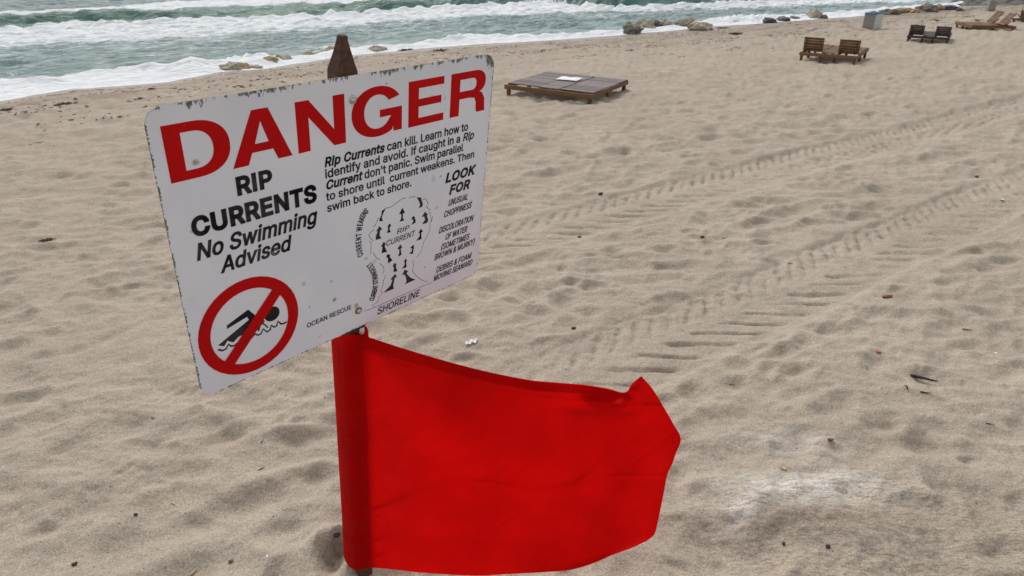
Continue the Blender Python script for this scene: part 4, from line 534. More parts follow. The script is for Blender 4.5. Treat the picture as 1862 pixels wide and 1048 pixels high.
def bold_rim(splines, o, z):
    """a flat rim of half width o that follows every outline, which makes the letters heavier"""
    vs, fs = [], []
    for _, s in splines:
        k = len(s) // 6; P = []
        for i in range(k):
            a = s[i * 6:i * 6 + 6]; b = s[(i + 1) % k * 6:(i + 1) % k * 6 + 6]; p0, p1, p2, p3 = (a[2], a[3]), (a[4], a[5]), (b[0], b[1]), (b[2], b[3])
            for j in range(3):
                t = j / 3; q = 1 - t; P.append(tuple(q ** 3 * p0[d] + 3 * q * q * t * p1[d] + 3 * q * t * t * p2[d] + t ** 3 * p3[d] for d in (0, 1)))
        P = [p for i, p in enumerate(P) if math.dist(p, P[i - 1]) > 1e-6]; n = len(P)
        D = [((P[(i + 1) % n][0] - P[i][0]), (P[(i + 1) % n][1] - P[i][1])) for i in range(n)]; D = [(a / math.hypot(a, b), b / math.hypot(a, b)) for a, b in D]
        for i in range(n):
            p, q = P[i], P[(i + 1) % n]; d = D[i]; c0 = d[0] * D[i - 1][0] + d[1] * D[i - 1][1]; c1 = d[0] * D[(i + 1) % n][0] + d[1] * D[(i + 1) % n][1]
            e0 = o if c0 < .75 else o * .25; e1 = o if c1 < .75 else o * .25; b = len(vs)
            for (x, y), e in ((p, -e0), (q, e1)):
                for sg in (-1, 1): vs.append((x + d[0] * e - d[1] * o * sg, y + d[1] * e + d[0] * o * sg, z))
            fs.append((b, b + 2, b + 3, b + 1))
    return mesh('rim', vs, fs)
def contours(sps):
    """split a letter into its solid pieces, each with the holes that lie in it"""
    P = [[(s[i + 2], s[i + 3]) for i in range(0, len(s), 6)] for s in sps]
    A = [sum(a[0] * b[1] - b[0] * a[1] for a, b in zip(p, p[1:] + p[:1])) for p in P]
    if not A: return []
    sg = 1 if A[max(range(len(A)), key=lambda i: abs(A[i]))] > 0 else -1
    def inside(pt, p):
        c = False
        for a, b in zip(p, p[1:] + p[:1]):
            if (a[1] > pt[1]) != (b[1] > pt[1]) and pt[0] < (b[0] - a[0]) * (pt[1] - a[1]) / (b[1] - a[1]) + a[0]: c = not c
        return c
    outs = [i for i in range(len(P)) if A[i] * sg > 0]; G = {i: [sps[i]] for i in outs}
    for i in range(len(P)):
        if i in G: continue
        m = (sum(q[0] for q in P[i]) / len(P[i]), sum(q[1] for q in P[i]) / len(P[i]))
        c = [o for o in outs if inside(m, P[o])]
        if c: G[min(c, key=lambda o: abs(A[o]))].append(sps[i])
    return list(G.values())
def join_meshes(name, ms):
    vs, fs = [], []
    for m in ms:
        b = len(vs); vs += [tuple(v.co) for v in m.vertices]; fs += [tuple(b + i for i in p.vertices) for p in m.polygons]; bpy.data.meshes.remove(m)
    return mesh(name, vs, fs)
def layout(segs, u0, u1, v0, cap, track=0):
    """segs: [(text, italic, bold)] set between u0 and u1 on baseline v0; returns splines by weight"""
    tot = 0
    for s, it, bo in segs:
        for ch in s: tot += GL[ch][0] + track + (18 if bo else 0)
    sy = cap / CAP; sx = (u1 - u0) / (tot - 40); x = -38; out = {}
    for s, it, bo in segs:
        for ch in s:
            adv, sps = GL[ch]; sh = .21 if it else 0
            for lay, grp in enumerate(contours(sps)):
                for sp_ in grp:
                    q = []
                    for k in range(0, len(sp_), 2): q += [u0 + (x + sp_[k]) * sx + sh * sp_[k + 1] * sy, v0 + sp_[k + 1] * sy]
                    out.setdefault((bo, lay), []).append(('B', q))
            x += adv + track + (18 if bo else 0)
    return out
def lettering(segs, u0, u1, v0, cap, mat='black', w=(.018, .045), res=3, track=4):
    ms = []
    for (bo, lay), spl in layout(segs, u0, u1, v0, cap, track).items():
        me = curve_mesh('lettering', spl, res=res)
        for v in me.vertices: v.co.z += .00009 * lay
        ms += [me, bold_rim(spl, cap * (w[1] if bo else w[0]), .0004)]
    on_sign('lettering', join_meshes('lettering', ms), MAT[mat], .0016)

def build_sign():
    # panel with rounded corners
    r = .045; pts = []
    for cx, cy, a0 in ((SGW - r, SGH - r, 0), (r, SGH - r, 90), (r, r, 180), (SGW - r, r, 270)):
        for k in range(9): a = math.radians(a0 + k * 11.25); pts.append((cx + r * math.cos(a), cy + r * math.sin(a)))
    import bmesh
    n = len(pts)
    rr = random.Random(5); jag = [(x + rr.uniform(-.0006, .0006), y + rr.uniform(-.0006, .0006)) for x, y in pts]
    vs = [(x, y, .0013) for x, y in jag] + [(x, y, -.0013) for x, y in jag]
    fs = [list(range(n)), list(range(2 * n - 1, n - 1, -1))] + [[i, i + n, (i + 1) % n + n, (i + 1) % n] for i in range(n)]
    me = mesh('panel', vs, fs, MAT['panel']); me.materials.append(MAT['edge'])
    for p in me.polygons[2:]: p.material_index = 1
    on_sign('panel', me)
    # DANGER, letter by letter
    b, t = .6535, .7905; h = t - b
    def arc(cx, cy, rx, ry, a0, a1, k=22, p=2.25):
        o = []
        for i in range(k + 1):
            a = math.radians(a0 + (a1 - a0) * i / k); c, s = math.cos(a), math.sin(a)
            o.append((cx + rx * math.copysign(abs(c) ** (2 / p), c), cy + ry * math.copysign(abs(s) ** (2 / p), s)))
        return o
    m = (b + t) / 2
    D = [[(.031, b)] + arc(.098, m, .084, h / 2, -90, 90) + [(.031, t)],
         [(.070, b + .0225)] + arc(.094, m, .047, h / 2 - .0225, -90, 90) + [(.070, t - .0225)]]
    A = [[(.181, b), (.222, b), (.2345, b + .030), (.2915, b + .030), (.3035, b), (.344, b), (.288, t), (.2445, t)],
         [(.2445, b + .0515), (.2815, b + .0515), (.2645, t - .030)]]
    N = [[(.362, b), (.398, b), (.398, t - .045), (.472, b), (.510, b), (.510, t), (.474, t), (.474, b + .046), (.401, t), (.362, t)]]
    go = arc(.6195, m, .0885, h / 2 + .004, 30, 305, 34, 2.1); gi = arc(.6195, m, .0465, h / 2 - .0195, 325, 34, 30, 2.1)
    G = [go + [(.673, b + .020), (.677, b + .002), (.7065, b + .002), (.7065, m + .004), (.627, m + .004), (.627, m - .0175), (.667, m - .0175)] + gi]
    E = [[(.731, b), (.871, b), (.871, b + .0235), (.770, b + .0235), (.770, m - .0105), (.860, m - .0105), (.860, m + .0125), (.770, m + .0125), (.770, t - .0235), (.869, t - .0235), (.869, t), (.731, t)]]
    mr = b + .063
    R = [[(.898, b), (.937, b), (.937, b + .053), (.979, b + .053), (1.003, b + .049), (1.010, b + .034), (1.0125, b + .006), (1.017, b), (1.0535, b), (1.0515, b + .010), (1.0485, b + .042), (1.036, b + .062), (1.024, b + .068)]
         + arc(1.003, b + .1005, .0465, .0365, -55, 90, 16) + [(.898, t)],
         [(.937, b + .0765), (.985, b + .0765)] + arc(.990, b + .0955, .0185, .0190, -85, 85, 12) + [(.985, t - .0225), (.937, t - .0225)]]
    for L in (D, A, N, G, E, R): on_sign('letter', curve_mesh('letter', [('P', q) for q in L]), MAT['red'], .0016)
    T = lettering; I = lambda s: [(s, 1, 0)]
    hv = dict(w=(.03, .078), track=14); T([('RIP', 0, 1)], .184, .283, .5830, .0450, **hv); T([('CURRENTS', 0, 1)], .060, .409, .5045, .0480, **hv)
    T([('No Swimming', 1, 0)], .056, .400, .4365, .0450, w=(.042, 0)); T([('Advised', 1, 0)], .113, .312, .3785, .0445, w=(.042, 0))
    kw = dict(w=(.038, .062))
    T([('Rip Currents', 1, 1), (' can kill. Learn how to', 0, 0)], .438, .984, .598, .0255, **kw)
    T([('identify and avoid. If caught in a ', 0, 0), ('Rip', 1, 0)], .438, 1.012, .5635, .0255, **kw)
    T([('Current', 1, 1), (" don't panic. Swim parallel", 0, 0)], .438, .966, .5295, .0255, **kw)
    T([('to shore until  current weakens. Then', 0, 0)], .438, 1.022, .4945, .0245, **kw)
    T([('swim back to shore.', 0, 0)], .438, .748, .4590, .0245, **kw)
    T([('LOOK', 1, 1)], .894, 1.028, .432, .0315, **hv); T([('FOR', 1, 1)], .914, 1.008, .3835, .0315, **hv)
    for s, a, c, y in (('UNUSUAL', .911, 1.003, .3400), ('CHOPPINESS', .893, 1.024, .3015), ('DISCOLORATION', .873, 1.038, .2450), ('OF WATER', .905, 1.010, .2085),
                       ('(SOMETIMES', .885, 1.024, .1735), ('BROWN & MURKY)', .857, 1.056, .1415), ('DEBRIS & FOAM', .868, 1.042, .0855), ('MOVING SEAWARD', .857, 1.050, .0535)):
        T([(s, 1, 0)], a, c, y, .0232, w=(.030, 0), track=10)
    T([('OCEAN RESCUE', 0, 0)], .342, .505, .0885, .0165, w=(.03, 0)); T([('SHORELINE', 1, 0)], .606, .792, .0185, .0270, w=(.022, 0))
    T([('RIP', 1, 0)], .689, .741, .3035, .0180, w=(.01, 0)); T([('CURRENT', 1, 0)], .645, .764, .2730, .0205, w=(.01, 0))
    # curved words beside the chart
    def along(word, P, cap, wd):
        P = np.array(P); tt = np.linspace(0, 1, len(P)); cx = np.polyfit(tt, P[:, 0], 3 if len(P) > 3 else 2); cy = np.polyfit(tt, P[:, 1], 3 if len(P) > 3 else 2)
        f = lambda s: (np.polyval(cx, s), np.polyval(cy, s)); n_ = len(word); tot = sum(GL[c][0] + 20 for c in word); x = 0; spl = []
        Lp = sum(math.dist(f(i / 40), f((i + 1) / 40)) for i in range(40)); kx = Lp / tot; ky = cap / CAP
        for c in word:
            adv = GL[c][0] + 20; s = (x + adv / 2) / tot; p = f(s); q = f(s + .01); a = math.atan2(q[1] - p[1], q[0] - p[0]); ca, sa = math.cos(a), math.sin(a)
            for lay, grp in enumerate(contours(GL[c][1])):
                for sp_ in grp:
                    o = []
                    for k in range(0, len(sp_), 2): lx, ly = (sp_[k] - GL[c][0] / 2) * kx, sp_[k + 1] * ky; o += [p[0] + lx * ca - ly * sa, p[1] + lx * sa + ly * ca]
                    spl.append((lay, ('B', o)))
            x += adv
        ms = []
        for lay in sorted({a for a, _ in spl}):
            S_ = [b for a, b in spl if a == lay]; me = curve_mesh('lettering', S_, res=2)
            for v in me.vertices: v.co.z += .00009 * lay
            ms += [me, bold_rim(S_, cap * wd, .0004)]
        on_sign('lettering', join_meshes('lettering', ms), MAT['black'], .0016)
    PX = lambda L: [px_uv(*q) for q in L]
    along('CURRENT WEAKENS', PX([(660, 463), (656, 445), (657, 420), (661, 400), (669, 386)]), .0195, .04)
    along('CURRENT STRONGEST', PX([(678, 547), (684, 530), (687, 512), (683, 493), (673, 475)]), .0195, .04)
    # chart outlines
    def z3(L, x0, y0, k): return PX([(x0 + x * k, y0 + y * k) for x, y in L])
    k7, k8, kk = .1240, .12403, .09543
    lines = [z3([(790, 75), (740, 90), (680, 130), (600, 195), (540, 225), (480, 230)], 640, 350, k7),
             z3([(385, 370), (355, 440), (340, 480), (305, 505)], 640, 350, k7), z3([(320, 550), (275, 580), (240, 625), (265, 670), (310, 715)], 640, 350, k7),
             z3([(250, 715), (275, 735), (275, 820), (272, 905)], 640, 350, k7), z3([(305, 885), (340, 940), (365, 965), (410, 985)], 640, 350, k7),
             z3([(865, 105), (905, 95), (940, 78), (990, 85)], 660, 350, kk), z3([(1120, 155), (1150, 125), (1190, 120), (1220, 165), (1240, 240)], 660, 350, kk),
             z3([(1190, 255), (1235, 300), (1280, 335)], 660, 350, kk), z3([(1240, 370), (1275, 385), (1280, 450), (1300, 520), (1275, 590), (1270, 680), (1245, 790), (1205, 860), (1155, 935), (1130, 1040)], 660, 350, kk),
             z3([(1325, 450), (1312, 510), (1296, 565)], 660, 350, kk),
             z3([(1030, 0), (1010, 55), (970, 110), (945, 150)], 640, 450, k8), z3([(910, 180), (885, 215), (900, 260), (880, 345), (930, 410), (1000, 465), (1060, 495), (1110, 495)], 640, 450, k8),
             z3([(400, 230), (450, 275), (470, 330), (445, 385)], 640, 450, k8), z3([(485, 400), (478, 450), (455, 490), (450, 560), (420, 630), (440, 670), (390, 730), (380, 790), (330, 825), (290, 855), (330, 862)], 640, 450, k8),
             z3([(170, 935), (290, 895), (500, 800), (800, 670), (1000, 580), (1165, 515)], 640, 450, k8)]
    import itertools
    for L in lines: on_sign('chart_line', curve_mesh('chart_line', [('P', L)], cyc=False, width=.0019), MAT['black'], .0013)
    # current arrows: (tail base left, right, neck..., tip) traced on the panel
    AR = [(660, 350, kk, [(305, 550), (375, 540), (350, 480), (390, 375), (430, 300), (355, 350), (345, 440), (310, 500)]),
          (660, 350, kk, [(690, 560), (780, 530), (755, 490), (755, 400), (795, 385), (745, 290), (685, 415), (725, 408), (725, 490)]),
          (660, 350, kk, [(915, 615), (990, 580), (1000, 530), (975, 495), (995, 485), (955, 445), (910, 515), (945, 510), (955, 555)]),
          (660, 350, kk, [(1055, 300), (1125, 265), (1135, 215), (1110, 150), (1105, 95), (1015, 95), (1050, 145), (1075, 200), (1085, 240)]),
          (660, 350, kk, [(1120, 605), (1215, 580), (1240, 520), (1210, 440), (1235, 425), (1180, 365), (1115, 465), (1160, 455), (1180, 520)]),
          (660, 350, kk, [(450, 770), (525, 755), (500, 690), (515, 640), (540, 630), (500, 590), (465, 650), (475, 700)]),
          (660, 350, kk, [(240, 905), (350, 870), (310, 820), (320, 720), (362, 705), (310, 640), (245, 745), (280, 735), (240, 830)]),
          (660, 350, kk, [(1010, 920), (1110, 885), (1105, 820), (1108, 755), (1138, 745), (1100, 690), (1050, 770), (1080, 770), (1070, 840)]),
          (640, 350, k7, [(430, 890), (510, 870), (475, 790), (490, 745), (460, 725), (425, 790), (445, 800)]),
          (640, 350, k7, [(670, 940), (720, 915), (710, 820), (735, 810), (705, 760), (660, 830), (690, 830), (690, 890)]),
          (640, 450, k8, [(830, 90), (885, 95), (905, 0), (900, -40), (850, 5), (880, 15), (870, 60)]),
          (640, 450, k8, [(525, 235), (590, 185), (550, 140), (555, 105), (510, 100), (500, 150), (525, 150)]),
          (640, 450, k8, [(605, 362), (662, 345), (640, 285), (645, 235), (615, 230), (590, 280), (610, 285)]),
          (640, 450, k8, [(730, 312), (795, 290), (790, 205), (805, 200), (785, 160), (755, 215), (772, 220), (765, 260)]),
          (640, 450, k8, [(455, 665), (610, 605), (600, 560), (625, 440), (655, 435), (630, 385), (560, 470), (590, 470), (560, 560)]),
          (640, 450, k8, [(770, 540), (925, 470), (850, 440), (800, 385), (805, 355), (830, 350), (770, 325), (730, 405), (765, 395), (790, 450), (795, 500)])]
    for x0, y0, k, L in AR: on_sign('chart_arrow', curve_mesh('chart_arrow', [('P', z3(L, x0, y0, k))]), MAT['black'], .0016)
    # no-swimming roundel
    cx, cy = .1675, .1765
    ring = [('P', arc(cx, cy, .1500, .1590, 0, 351, 39, 2.0)), ('P', arc(cx, cy, .1165, .1240, 0, 351, 39, 2.0))]
    on_sign('prohibition_ring', curve_mesh('prohibition_ring', ring), MAT['red'], .0021)
    zz = lambda L: z3(L, 380, 530, .13354)
    sl = zz([(215, 945), (340, 995), (960, 45), (835, 0)])
    def ext(p, q, k): return (p[0] + (p[0] - q[0]) * k, p[1] + (p[1] - q[1]) * k)
    a, b2, c, d = sl; sl = [ext(a, d, .03), ext(b2, c, .03), ext(c, b2, .03), ext(d, a, .03)]
    on_sign('prohibition_slash', curve_mesh('prohibition_slash', [('P', sl)]), MAT['red'], .0029)
    body = zz([(118, 735), (540, 385), (515, 345), (240, 512), (240, 462), (530, 245), (640, 335), (760, 400), (700, 470), (680, 540), (650, 530), (560, 600), (430, 600), (395, 620), (330, 690), (270, 680), (250, 665), (205, 745)])
    on_sign('swimmer_body', curve_mesh('swimmer_body', [('P', body)]), MAT['black'], .0014)
    hc = zz([(855, 305)])[0]
    on_sign('swimmer_head', curve_mesh('swimmer_head', [('P', arc(hc[0], hc[1], .0240, .0245, 0, 345, 23, 2.0))]), MAT['black'], .0014)
    wave1 = zz([(120, 790), (180, 805), (230, 780), (262, 720), (300, 745), (350, 735), (400, 690)])
    wave2 = zz([(570, 640), (625, 578), (665, 595), (705, 575), (735, 510), (790, 552), (830, 520), (845, 460), (885, 485), (920, 465), (935, 405), (975, 440), (1020, 435), (1055, 410)])
    for w in (wave1, wave2): on_sign('wave_line', curve_mesh('wave_line', [('P', w)], cyc=False, width=.0062), MAT['black'], .0013)
    on_sign('wave_line', curve_mesh('wave_line', [('P', zz([(720, 430), (760, 455), (800, 492)]))], cyc=False, width=.0045), MAT['black'], .0013)
    # bolts: washer, dome head
    for u, v in ((.537, .770), (.531, .0695)):
        bo = on_sign('bolt', lathe('bolt', [(0, .0105), (.004, .0100), (.0070, .0075), (.0085, .0045), (.0088, .0035)], MAT['chrome'], 14, (u, v, 0)))
        wa = link('washer', lathe('washer', [(.0085, .0042), (.0125, .0036), (.0130, .0014)], MAT['rust'] if v < .3 else MAT['chrome'], 18, (u, v, 0)), bo)
    # post: square timber, sharpened and worn blunt at the top
    w = POST_W / 2; zc = -w - .003
    top_v = SGH + .062
    prof = [(-t_ - .30, 1.0, 0, 0), (-.6, 1.0, 0, 0), (0, 1.0, 0, 0), (SGH - .02, 1.0, 0, 0), (SGH + .006, .97, 0, 0), (SGH + .025, .80, 0, .002), (SGH + .055, .56, .002, .003), (SGH + .083, .36, .003, .002), (SGH + .094, .33, .004, .002), (SGH + .0965, .22, .004, 0)]
    vs = []; fs = []; c8 = [(-1, -.86), (-.86, -1), (.86, -1), (1, -.86), (1, .86), (.86, 1), (-.86, 1), (-1, .86)]
    rr = random.Random(9)
    # fine rings so the timber is slightly uneven
    V = np.linspace(prof[0][0], prof[-1][0], 60); V = np.unique(np.concatenate([V, [q[0] for q in prof]]))
    for v in V:
        k = np.interp(v, [q[0] for q in prof], [q[1] for q in prof]); dx = np.interp(v, [q[0] for q in prof], [q[2] for q in prof])
        for x, y in c8: vs.append((POST_U + dx + x * w * k + rr.uniform(-.0007, .0007), v, zc + y * w * k + rr.uniform(-.0007, .0007)))
    n = len(V)
    for i in range(n - 1):
        for j in range(8): a = i * 8 + j; b_ = i * 8 + (j + 1) % 8; fs.append((a, a + 8, b_ + 8, b_))
    fs.append(list(range((n - 1) * 8, n * 8)))
    me = mesh('post', vs, fs, MAT['post'])
    import bmesh as bmm
    B = bmm.new(); B.from_mesh(me); bmm.ops.recalc_face_normals(B, faces=B.faces); B.to_mesh(me); B.free()
    on_sign('post', me)
def lathe(name, prof, mat, n=16, at=(0, 0, 0)):
    vs, fs = [], []
    for r, z in prof:
        for k in range(n): a = 2 * math.pi * k / n; vs.append((at[0] + r * math.cos(a), at[1] + r * math.sin(a), at[2] + z))
    for i in range(len(prof) - 1):
        for k in range(n): a = i * n + k; b = i * n + (k + 1) % n; fs.append((a, a + n, b + n, b))
    me = mesh(name, vs, fs, mat, True); return me
def px_uv(x, y):
    d = sight(x, y); o = S_O - EYE; t = S_N.dot(o) / S_N.dot(d); q = d * t - o; return (float(q.dot(S_U)), float(q.dot(S_V)))
build_sign()

# ------------------------------------------------------------------ red flag tied round the post
def build_flag():
    top = [(613.5, 613), (640, 609), (668, 614), (720, 631), (800, 655), (880, 676), (960, 692), (1010, 697), (1060, 701), (1105, 708), (1136, 715), (1150, 697), (1166, 684)]
    bot = [(633, 1030), (650, 1038), (668, 1033), (705, 1035), (770, 1042), (860, 1047), (930, 1044), (985, 1041), (1035, 1037), (1075, 1026), (1110, 1011), (1148, 997), (1176, 984)]
    lef = [(613.5, 613), (615, 660), (617, 700), (620, 770), (624, 850), (628, 920), (631, 985), (633, 1030)]
    rig = [(1166, 684), (1187, 708), (1209, 744), (1225, 772), (1238, 798), (1229, 825), (1222, 845), (1214, 862), (1209, 886), (1204, 912), (1196, 950), (1190, 972), (1176, 984)]
    def res(P, n):
        P = np.array(P, float); Q = np.vstack([2 * P[0] - P[1], P, 2 * P[-1] - P[-2]]); out = []
        for i in range(1, len(Q) - 2):
            t = np.linspace(0, 1, 9)[:-1, None]; a, b, c, e = Q[i - 1:i + 3]; out.append(.5 * (2 * b + (c - a) * t + (2 * a - 5 * b + 4 * c - e) * t ** 2 + (3 * b - a - 3 * c + e) * t ** 3))
        P = np.vstack(out + [P[-1:]]); d = np.r_[0, np.cumsum(np.hypot(*np.diff(P, axis=0).T))]; d /= d[-1]; t = np.linspace(0, 1, n)
        return np.stack([np.interp(t, d, P[:, 0]), np.interp(t, d, P[:, 1])], -1)
    n, m = 220, 150
    T, B, L, R = res(top, n), res(bot, n), res(lef, m), res(rig, m)
    s = np.linspace(0, 1, n)[:, None, None]; t = np.linspace(0, 1, m)[None, :, None]
    C = (1 - t) * T[:, None] + t * B[:, None] + (1 - s) * L[None] + s * R[None] - ((1 - s) * (1 - t) * T[0] + s * (1 - t) * T[-1] + (1 - s) * t * B[0] + s * t * B[-1])
    X, Y = C[..., 0], C[..., 1]; S, Tt = s[..., 0] + 0 * t[..., 0], t[..., 0] + 0 * s[..., 0]
    # the cloth hangs in the plane through the post that trails away to the right
    pu = s2w(POST_U, -.05, .008) ; pd = s2w(POST_U, -t_, .008); axis = (pd - pu) / np.linalg.norm(pd - pu)
    away = np.array([.985, -.13, .02]); nrm = np.cross(axis, away); nrm /= np.linalg.norm(nrm)
    if nrm.dot(EYE - pu) < 0: nrm = -nrm
    D = (X - 931)[..., None] / F_PX * _R - (Y - 524)[..., None] / F_PX * _U + _F
    def ridge(x0, y0, x1, y1, w):
        dx, dy = x1 - x0, y1 - y0; Ln = math.hypot(dx, dy); a = ((X - x0) * dx + (Y - y0) * dy) / Ln; b = (-(X - x0) * dy + (Y - y0) * dx) / Ln
        e = ss(-w * 1.5, w * 1.5, a) * ss(Ln + w * 1.5, Ln - w * 1.5, a); return np.exp(-(b / w) ** 2) * e
    xs = X - np.interp(Y, [613, 1030], [613.5, 633])            # distance from the hoist edge, in sight
    # sleeve drawn flat over the two near faces of the post
    xj = xs + 2.5 * pn(Y / 37., X * 0, 125)
    h = np.interp(xj, [0, 8, 14, 22, 34, 46, 60, 80, 110], [.008, .027, .030, .026, .014, .003, -.003, .001, .008])
    q = S * 2.2 + Tt * .8
    h = h + ss(0.04, .35, S) * (.050 * np.sin(q * 2.4 + .4) + .024 * pn(X / 95., Y / 160., 121) + .007 * pn((X + Y * .3) / 60., Y / 90., 122) + .0012 * pn((X + Y) / 17., Y / 23., 123))
    h = h + .030 * ridge(700, 640, 1010, 900, 62) - .022 * ridge(800, 700, 1080, 980, 60) + .016 * ridge(690, 720, 820, 960, 46)
    h = h + .026 * ridge(1120, 735, 1168, 690, 16) - .050 * ridge(1060, 712, 1142, 722, 13) + .020 * ridge(1170, 760, 1150, 700, 16) - .012 * ridge(1020, 740, 1160, 745, 12)
    cz = np.interp(X, [640, 700, 760, 830, 900, 970, 1040, 1090], [932, 918, 893, 871, 876, 890, 880, 845])
    h = h + .0042 * np.tanh((Y - cz) / 4.0) * ss(640, 700, X) * ss(1110, 1040, X) * np.exp(-((Y - cz) / 60) ** 2)
    for (yy, am) in ((690, .6), (748, .8), (792, .7), (930, 1.0), (944, 1.0), (986, 1.2), (1015, 1.0)):   # little puckers across the sleeve
        h = h + am * .009 * np.exp(-((Y - yy - .32 * np.minimum(np.abs(xs - 26), 60) * -1 - 8) / 4.5) ** 2) * ss(110, 30, xs)
    h = h + .004 * np.exp(-((Y - np.interp(X, [660, 800, 960, 1140], [640, 684, 721, 738])) / 3.2) ** 2) * ss(640, 680, X)   # hem stitching at the top
    rc = random.Random(12)
    for _ in range(16):
        x0, y0 = rc.uniform(680, 1160), rc.uniform(700, 1000); a = rc.gauss(-.35, .5); ln = rc.uniform(40, 170); w = rc.uniform(2.5, 6)
        h = h + rc.choice((-1, 1)) * rc.uniform(.0012, .003) * ridge(x0, y0, x0 + ln * math.cos(a), y0 + ln * math.sin(a), w)
    curl = ss(.80, 1.0, S); h = h - .05 * curl * curl + .02 * curl * np.sin(Tt * 5)
    p0 = pu + nrm[None, None] * 0
    tt = (((p0 - EYE) * nrm).sum(-1) + h) / (D * nrm).sum(-1)
    P = EYE + D * tt[..., None]
    flag = empty('red_flag', s2w(POST_U, -t_ + .0, -.04))
    tag(flag, 'plain red warning flag blowing to the right on the post under the danger sign', 'flag')
    loc = np.array(flag.location)
    me = grid_mesh('cloth', P - loc, MAT['flag']); link('cloth', me, flag)
    # hem turned under along the top edge and down the fly
    k = 8; hem = P[10:205, :9].copy(); hem = hem - nrm * .0035 
    link('hem', grid_mesh('hem', hem - loc, MAT['flag']), flag)
    def pt(x, y, hh_):
        d = (x - 931) / F_PX * _R - (y - 524) / F_PX * _U + _F; return EYE + d * (((pu - EYE).dot(nrm) + hh_) / d.dot(nrm)) - loc
    # mouth of the sleeve on the near side: white size label and the rolled red rim
    lab_ = [[pt(633, 611, -.012), pt(640, 603, -.018)], [pt(645, 610, -.008), pt(650, 599, -.014)], [pt(654, 609.5, -.006), pt(657, 597, -.010)], [pt(663, 611, -.006), pt(663, 595, -.010)]]
    link('label_tag', grid_mesh('label_tag', np.array(lab_), MAT['towel'], True), flag)
    rim = [[pt(661.5, 595, -.012), pt(664.5, 593, -.004), pt(668, 597, -.010)], [pt(663, 601, -.008), pt(666.5, 601, .004), pt(670, 603, -.008)], [pt(661, 608, -.004), pt(665.5, 608, .008), pt(670, 609, -.006)], [pt(652, 612, .004), pt(663, 614, .012), pt(672, 619, -.002)]]
    link('sleeve_rim', grid_mesh('sleeve_rim', np.array(rim), MAT['flag'], True), flag)
    # back of the sleeve, going round behind the post
    m2 = 60; k2 = 16; Pb = np.zeros((k2, m2, 3)); idx = np.linspace(0, m - 1, m2).astype(int)
    i1 = int(np.argmin(np.abs(xs[:, m // 2] - 45)))
    for j, jj in enumerate(idx):
        a = P[0, jj]; b = P[i1, jj]; up = axis * (-.022 if j == 0 else 0)
        for i in range(k2):
            f = i / (k2 - 1); bul = math.sin(f * math.pi) ** .7
            Pb[i, j] = a * (1 - f) + b * f - S_N * .098 * bul - axis * (.012 + .018 * f) * bul * max(0, 1 - j / 6) + nrm * (-.002)
    link('sleeve_back', grid_mesh('sleeve_back', Pb - loc, MAT['flag']), flag)
    # frayed threads at the fly
    rr = random.Random(4); tip = P[-1, int(np.argmin(np.abs(Y[-1] - 798)))]
    vs, fs = [], []
    for i in range(7):
        p = tip + np.array([0, 0, rr.uniform(-.012, .012)]); d = np.array([rr.uniform(.6, 1.), rr.uniform(0, .4), rr.uniform(-.25, .35)]); ln = rr.uniform(.025, .075)
        for sgm in range(4):
            f = sgm / 3; c = p + d * ln * f + np.array([0, 0, .006 * math.sin(f * 4 + i)]); b0 = len(vs); vs += [c + [0, 0, .0005], c - [0, 0, .0005], c + [0, .0006, 0]]
            if sgm: fs += [(b0 - 3, b0 - 2, b0 + 1, b0), (b0 - 2, b0 - 1, b0 + 2, b0 + 1), (b0 - 1, b0 - 3, b0, b0 + 2)]
    link('frayed_threads', mesh('frayed_threads', [v - loc for v in vs], fs, MAT['flag']), flag)
build_flag()
